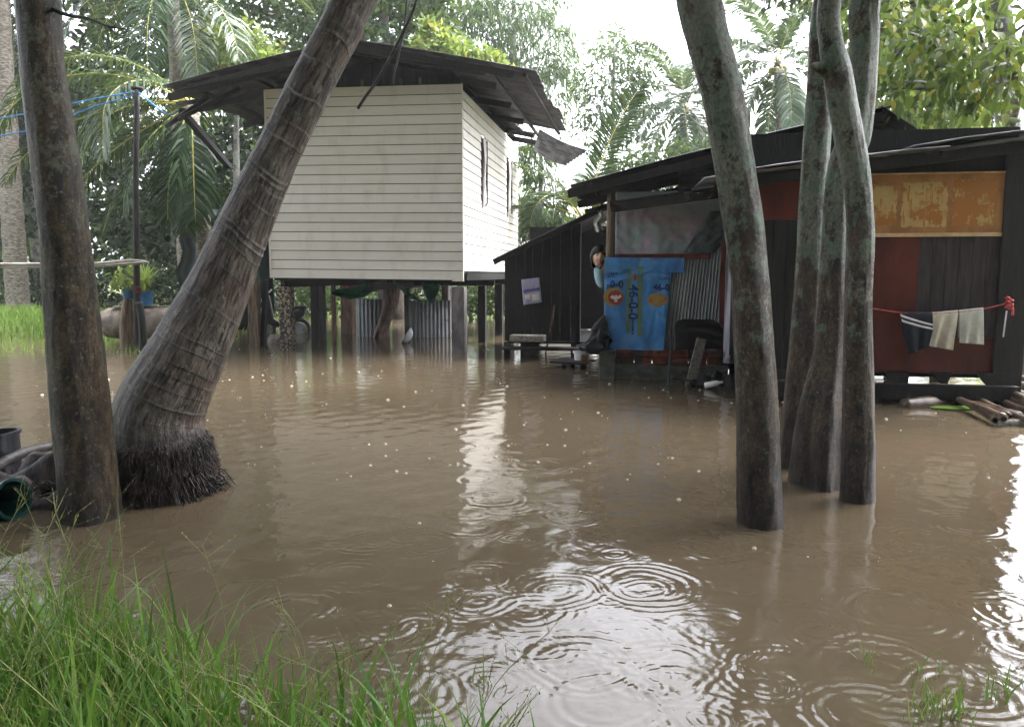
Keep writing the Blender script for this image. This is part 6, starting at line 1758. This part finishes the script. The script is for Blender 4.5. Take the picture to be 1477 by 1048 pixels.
def hair_pt(u_, v_):
    th = 2 * math.pi * u_; ph = R(90) - v_ * R(150)
    x, y_, z_ = math.cos(ph) * math.sin(th), -math.cos(ph) * math.cos(th), math.sin(ph)
    k = 1 + .05 * noise.noise(Vector((x * 4, y_ * 4, z_ * 4)))
    p_ = Vector((x * .094 * k, y_ * .112 * k + .012, z_ * .132 * k + .008))
    front = math.cos(th)
    lim = .048 if front > .62 else (.02 if front > .45 else -.2)
    if front > .2 and p_.z < lim:      # open round the face
        s_ = 1 if math.sin(th) >= 0 else -1
        t_ = min(1, (lim - p_.z) / .05)
        p_.x = p_.x * (1 - t_) + s_ * max(abs(p_.x), .074) * t_; p_.y = p_.y * (1 - t_) + max(p_.y, -.03) * t_
        if front > .45: p_.z = p_.z * (1 - t_) + max(p_.z, lim - .03) * t_ if abs(p_.x) < .06 else p_.z
    if v_ > .8: p_.x *= 1 - .25 * (v_ - .8) / .2; p_.z -= .03 * (v_ - .8) / .2
    return hc + hrot @ p_ - wo
hm.grid(hair_pt, 60, 34)
hm.lathe(hc + hrot @ Vector((0, .11, .06)) - wo, [(.001, -.045), (.04, -.03), (.05, 0), (.04, .03), (.001, .045)], 14)
hm.build('hair', MT['hair'], woman, smooth=True, solid=.004)
vs, fs = skinned('shirt_tmp', [(pel + ch) / 2 + Vector((0, 0, -.1)), (pel + ch) / 2, ch, nk + Vector((.012, .01, -.045)), shL, elL, elL + (wrL - elL) * .35, shR, elR, elR + (wrR - elR) * .35],
                 [(0, 1), (1, 2), (2, 3), (2, 4), (4, 5), (5, 6), (2, 7), (7, 8), (8, 9)], [.145, .135, .138, .062, .07, .06, .055, .07, .06, .055])
sh = MB(); sh.add([v_ - wo for v_ in vs], fs); sh.build('shirt', MT['shirt'], woman, smooth=True)
Vt = [pel + Vector((0, 0, .02))]; Et = []; Rt = [.145]
for s_ in (-1, 1):
    b = len(Vt); Vt += [pel + Vector((.08 * s_, 0, -.08)), pel + Vector((.085 * s_, -.02, -.40)), Vector((feet.x + .085 * s_, feet.y, .36))]; Rt += [.1, .075, .06]; Et += [(0, b), (b, b + 1), (b + 1, b + 2)]
vs, fs = skinned('trousers_tmp', Vt, Et, Rt); tr_ = MB(); tr_.add([v_ - wo for v_ in vs], fs); tr_.build('trousers', MT['trousers'], woman, smooth=True)

# ------------------------------------------------------------------ light
SUN_EL, SUN_AZ = R(58), R(70)      # soft light from the open right-hand side
wd = bpy.data.worlds.new('World'); scene.world = wd; wd.use_nodes = True
nt = wd.node_tree; nt.nodes.clear()
sky = nt.nodes.new('ShaderNodeTexSky'); sky.sky_type = 'NISHITA'; sky.sun_disc = False
sky.sun_elevation = SUN_EL; sky.sun_rotation = SUN_AZ; sky.air_density = 1.0; sky.dust_density = 4.0; sky.ozone_density = 1.0
bw_ = nt.nodes.new('ShaderNodeRGBToBW'); mx = nt.nodes.new('ShaderNodeMix'); mx.data_type = 'RGBA'; mx.inputs['Factor'].default_value = .86
mu = nt.nodes.new('ShaderNodeMix'); mu.data_type = 'RGBA'; mu.blend_type = 'MULTIPLY'; mu.inputs['Factor'].default_value = 1.0; mu.inputs[7].default_value = (1.0, 1.0, 1.04, 1)
bg = nt.nodes.new('ShaderNodeBackground'); bg.inputs['Strength'].default_value = .15
wo_ = nt.nodes.new('ShaderNodeOutputWorld')
nt.links.new(sky.outputs[0], bw_.inputs[0]); nt.links.new(sky.outputs[0], mx.inputs[6]); nt.links.new(bw_.outputs[0], mx.inputs[7])
nt.links.new(mx.outputs[2], mu.inputs[6]); nt.links.new(mu.outputs[2], bg.inputs['Color']); nt.links.new(bg.outputs[0], wo_.inputs['Surface'])
sl_ = bpy.data.lights.new('sun', 'SUN'); sl_.energy = .6; sl_.angle = R(50); sl_.color = (1.0, .97, .93)
so_ = bpy.data.objects.new('sun', sl_); COL.objects.link(so_)
sdir = Vector((math.sin(SUN_AZ) * math.cos(SUN_EL), math.cos(SUN_AZ) * math.cos(SUN_EL), math.sin(SUN_EL)))
so_.rotation_euler = sdir.to_track_quat('Z', 'Y').to_euler()

# ------------------------------------------------------------------ rain haze
hz_ = NT('rain_haze'); pv = hz_.n('ShaderNodeVolumePrincipled'); pv.inputs['Color'].default_value = (.92, .94, .96, 1); pv.inputs['Density'].default_value = .0012; pv.inputs['Anisotropy'].default_value = .2
hz_.l(pv.outputs[0], hz_.out.inputs['Volume'])
mb = MB(); mb.box2((-640, -640, -1.5), (640, 940, 17)); o = mb.build('haze', hz_.mat); tag(o, kind='stuff')
# ------------------------------------------------------------------ camera and render settings
cam = bpy.data.cameras.new('camera'); cam.sensor_fit = 'HORIZONTAL'; cam.angle = 2 * math.atan(738.5 / F); cam.clip_end = 2000; cam.clip_start = .05
co = bpy.data.objects.new('camera', cam); COL.objects.link(co)
co.location = (0, 0, HC); co.rotation_euler = (math.pi / 2 - PITCH, 0, 0)
scene.camera = co
scene.view_settings.view_transform = 'Standard'; scene.view_settings.look = 'None'; scene.view_settings.gamma = 1.0; scene.view_settings.exposure = 3.4
cy = scene.cycles
cy.max_bounces = 8; cy.diffuse_bounces = 3; cy.glossy_bounces = 3; cy.transmission_bounces = 4; cy.transparent_max_bounces = 4
cy.use_denoising = True
cy.sample_clamp_indirect = 8
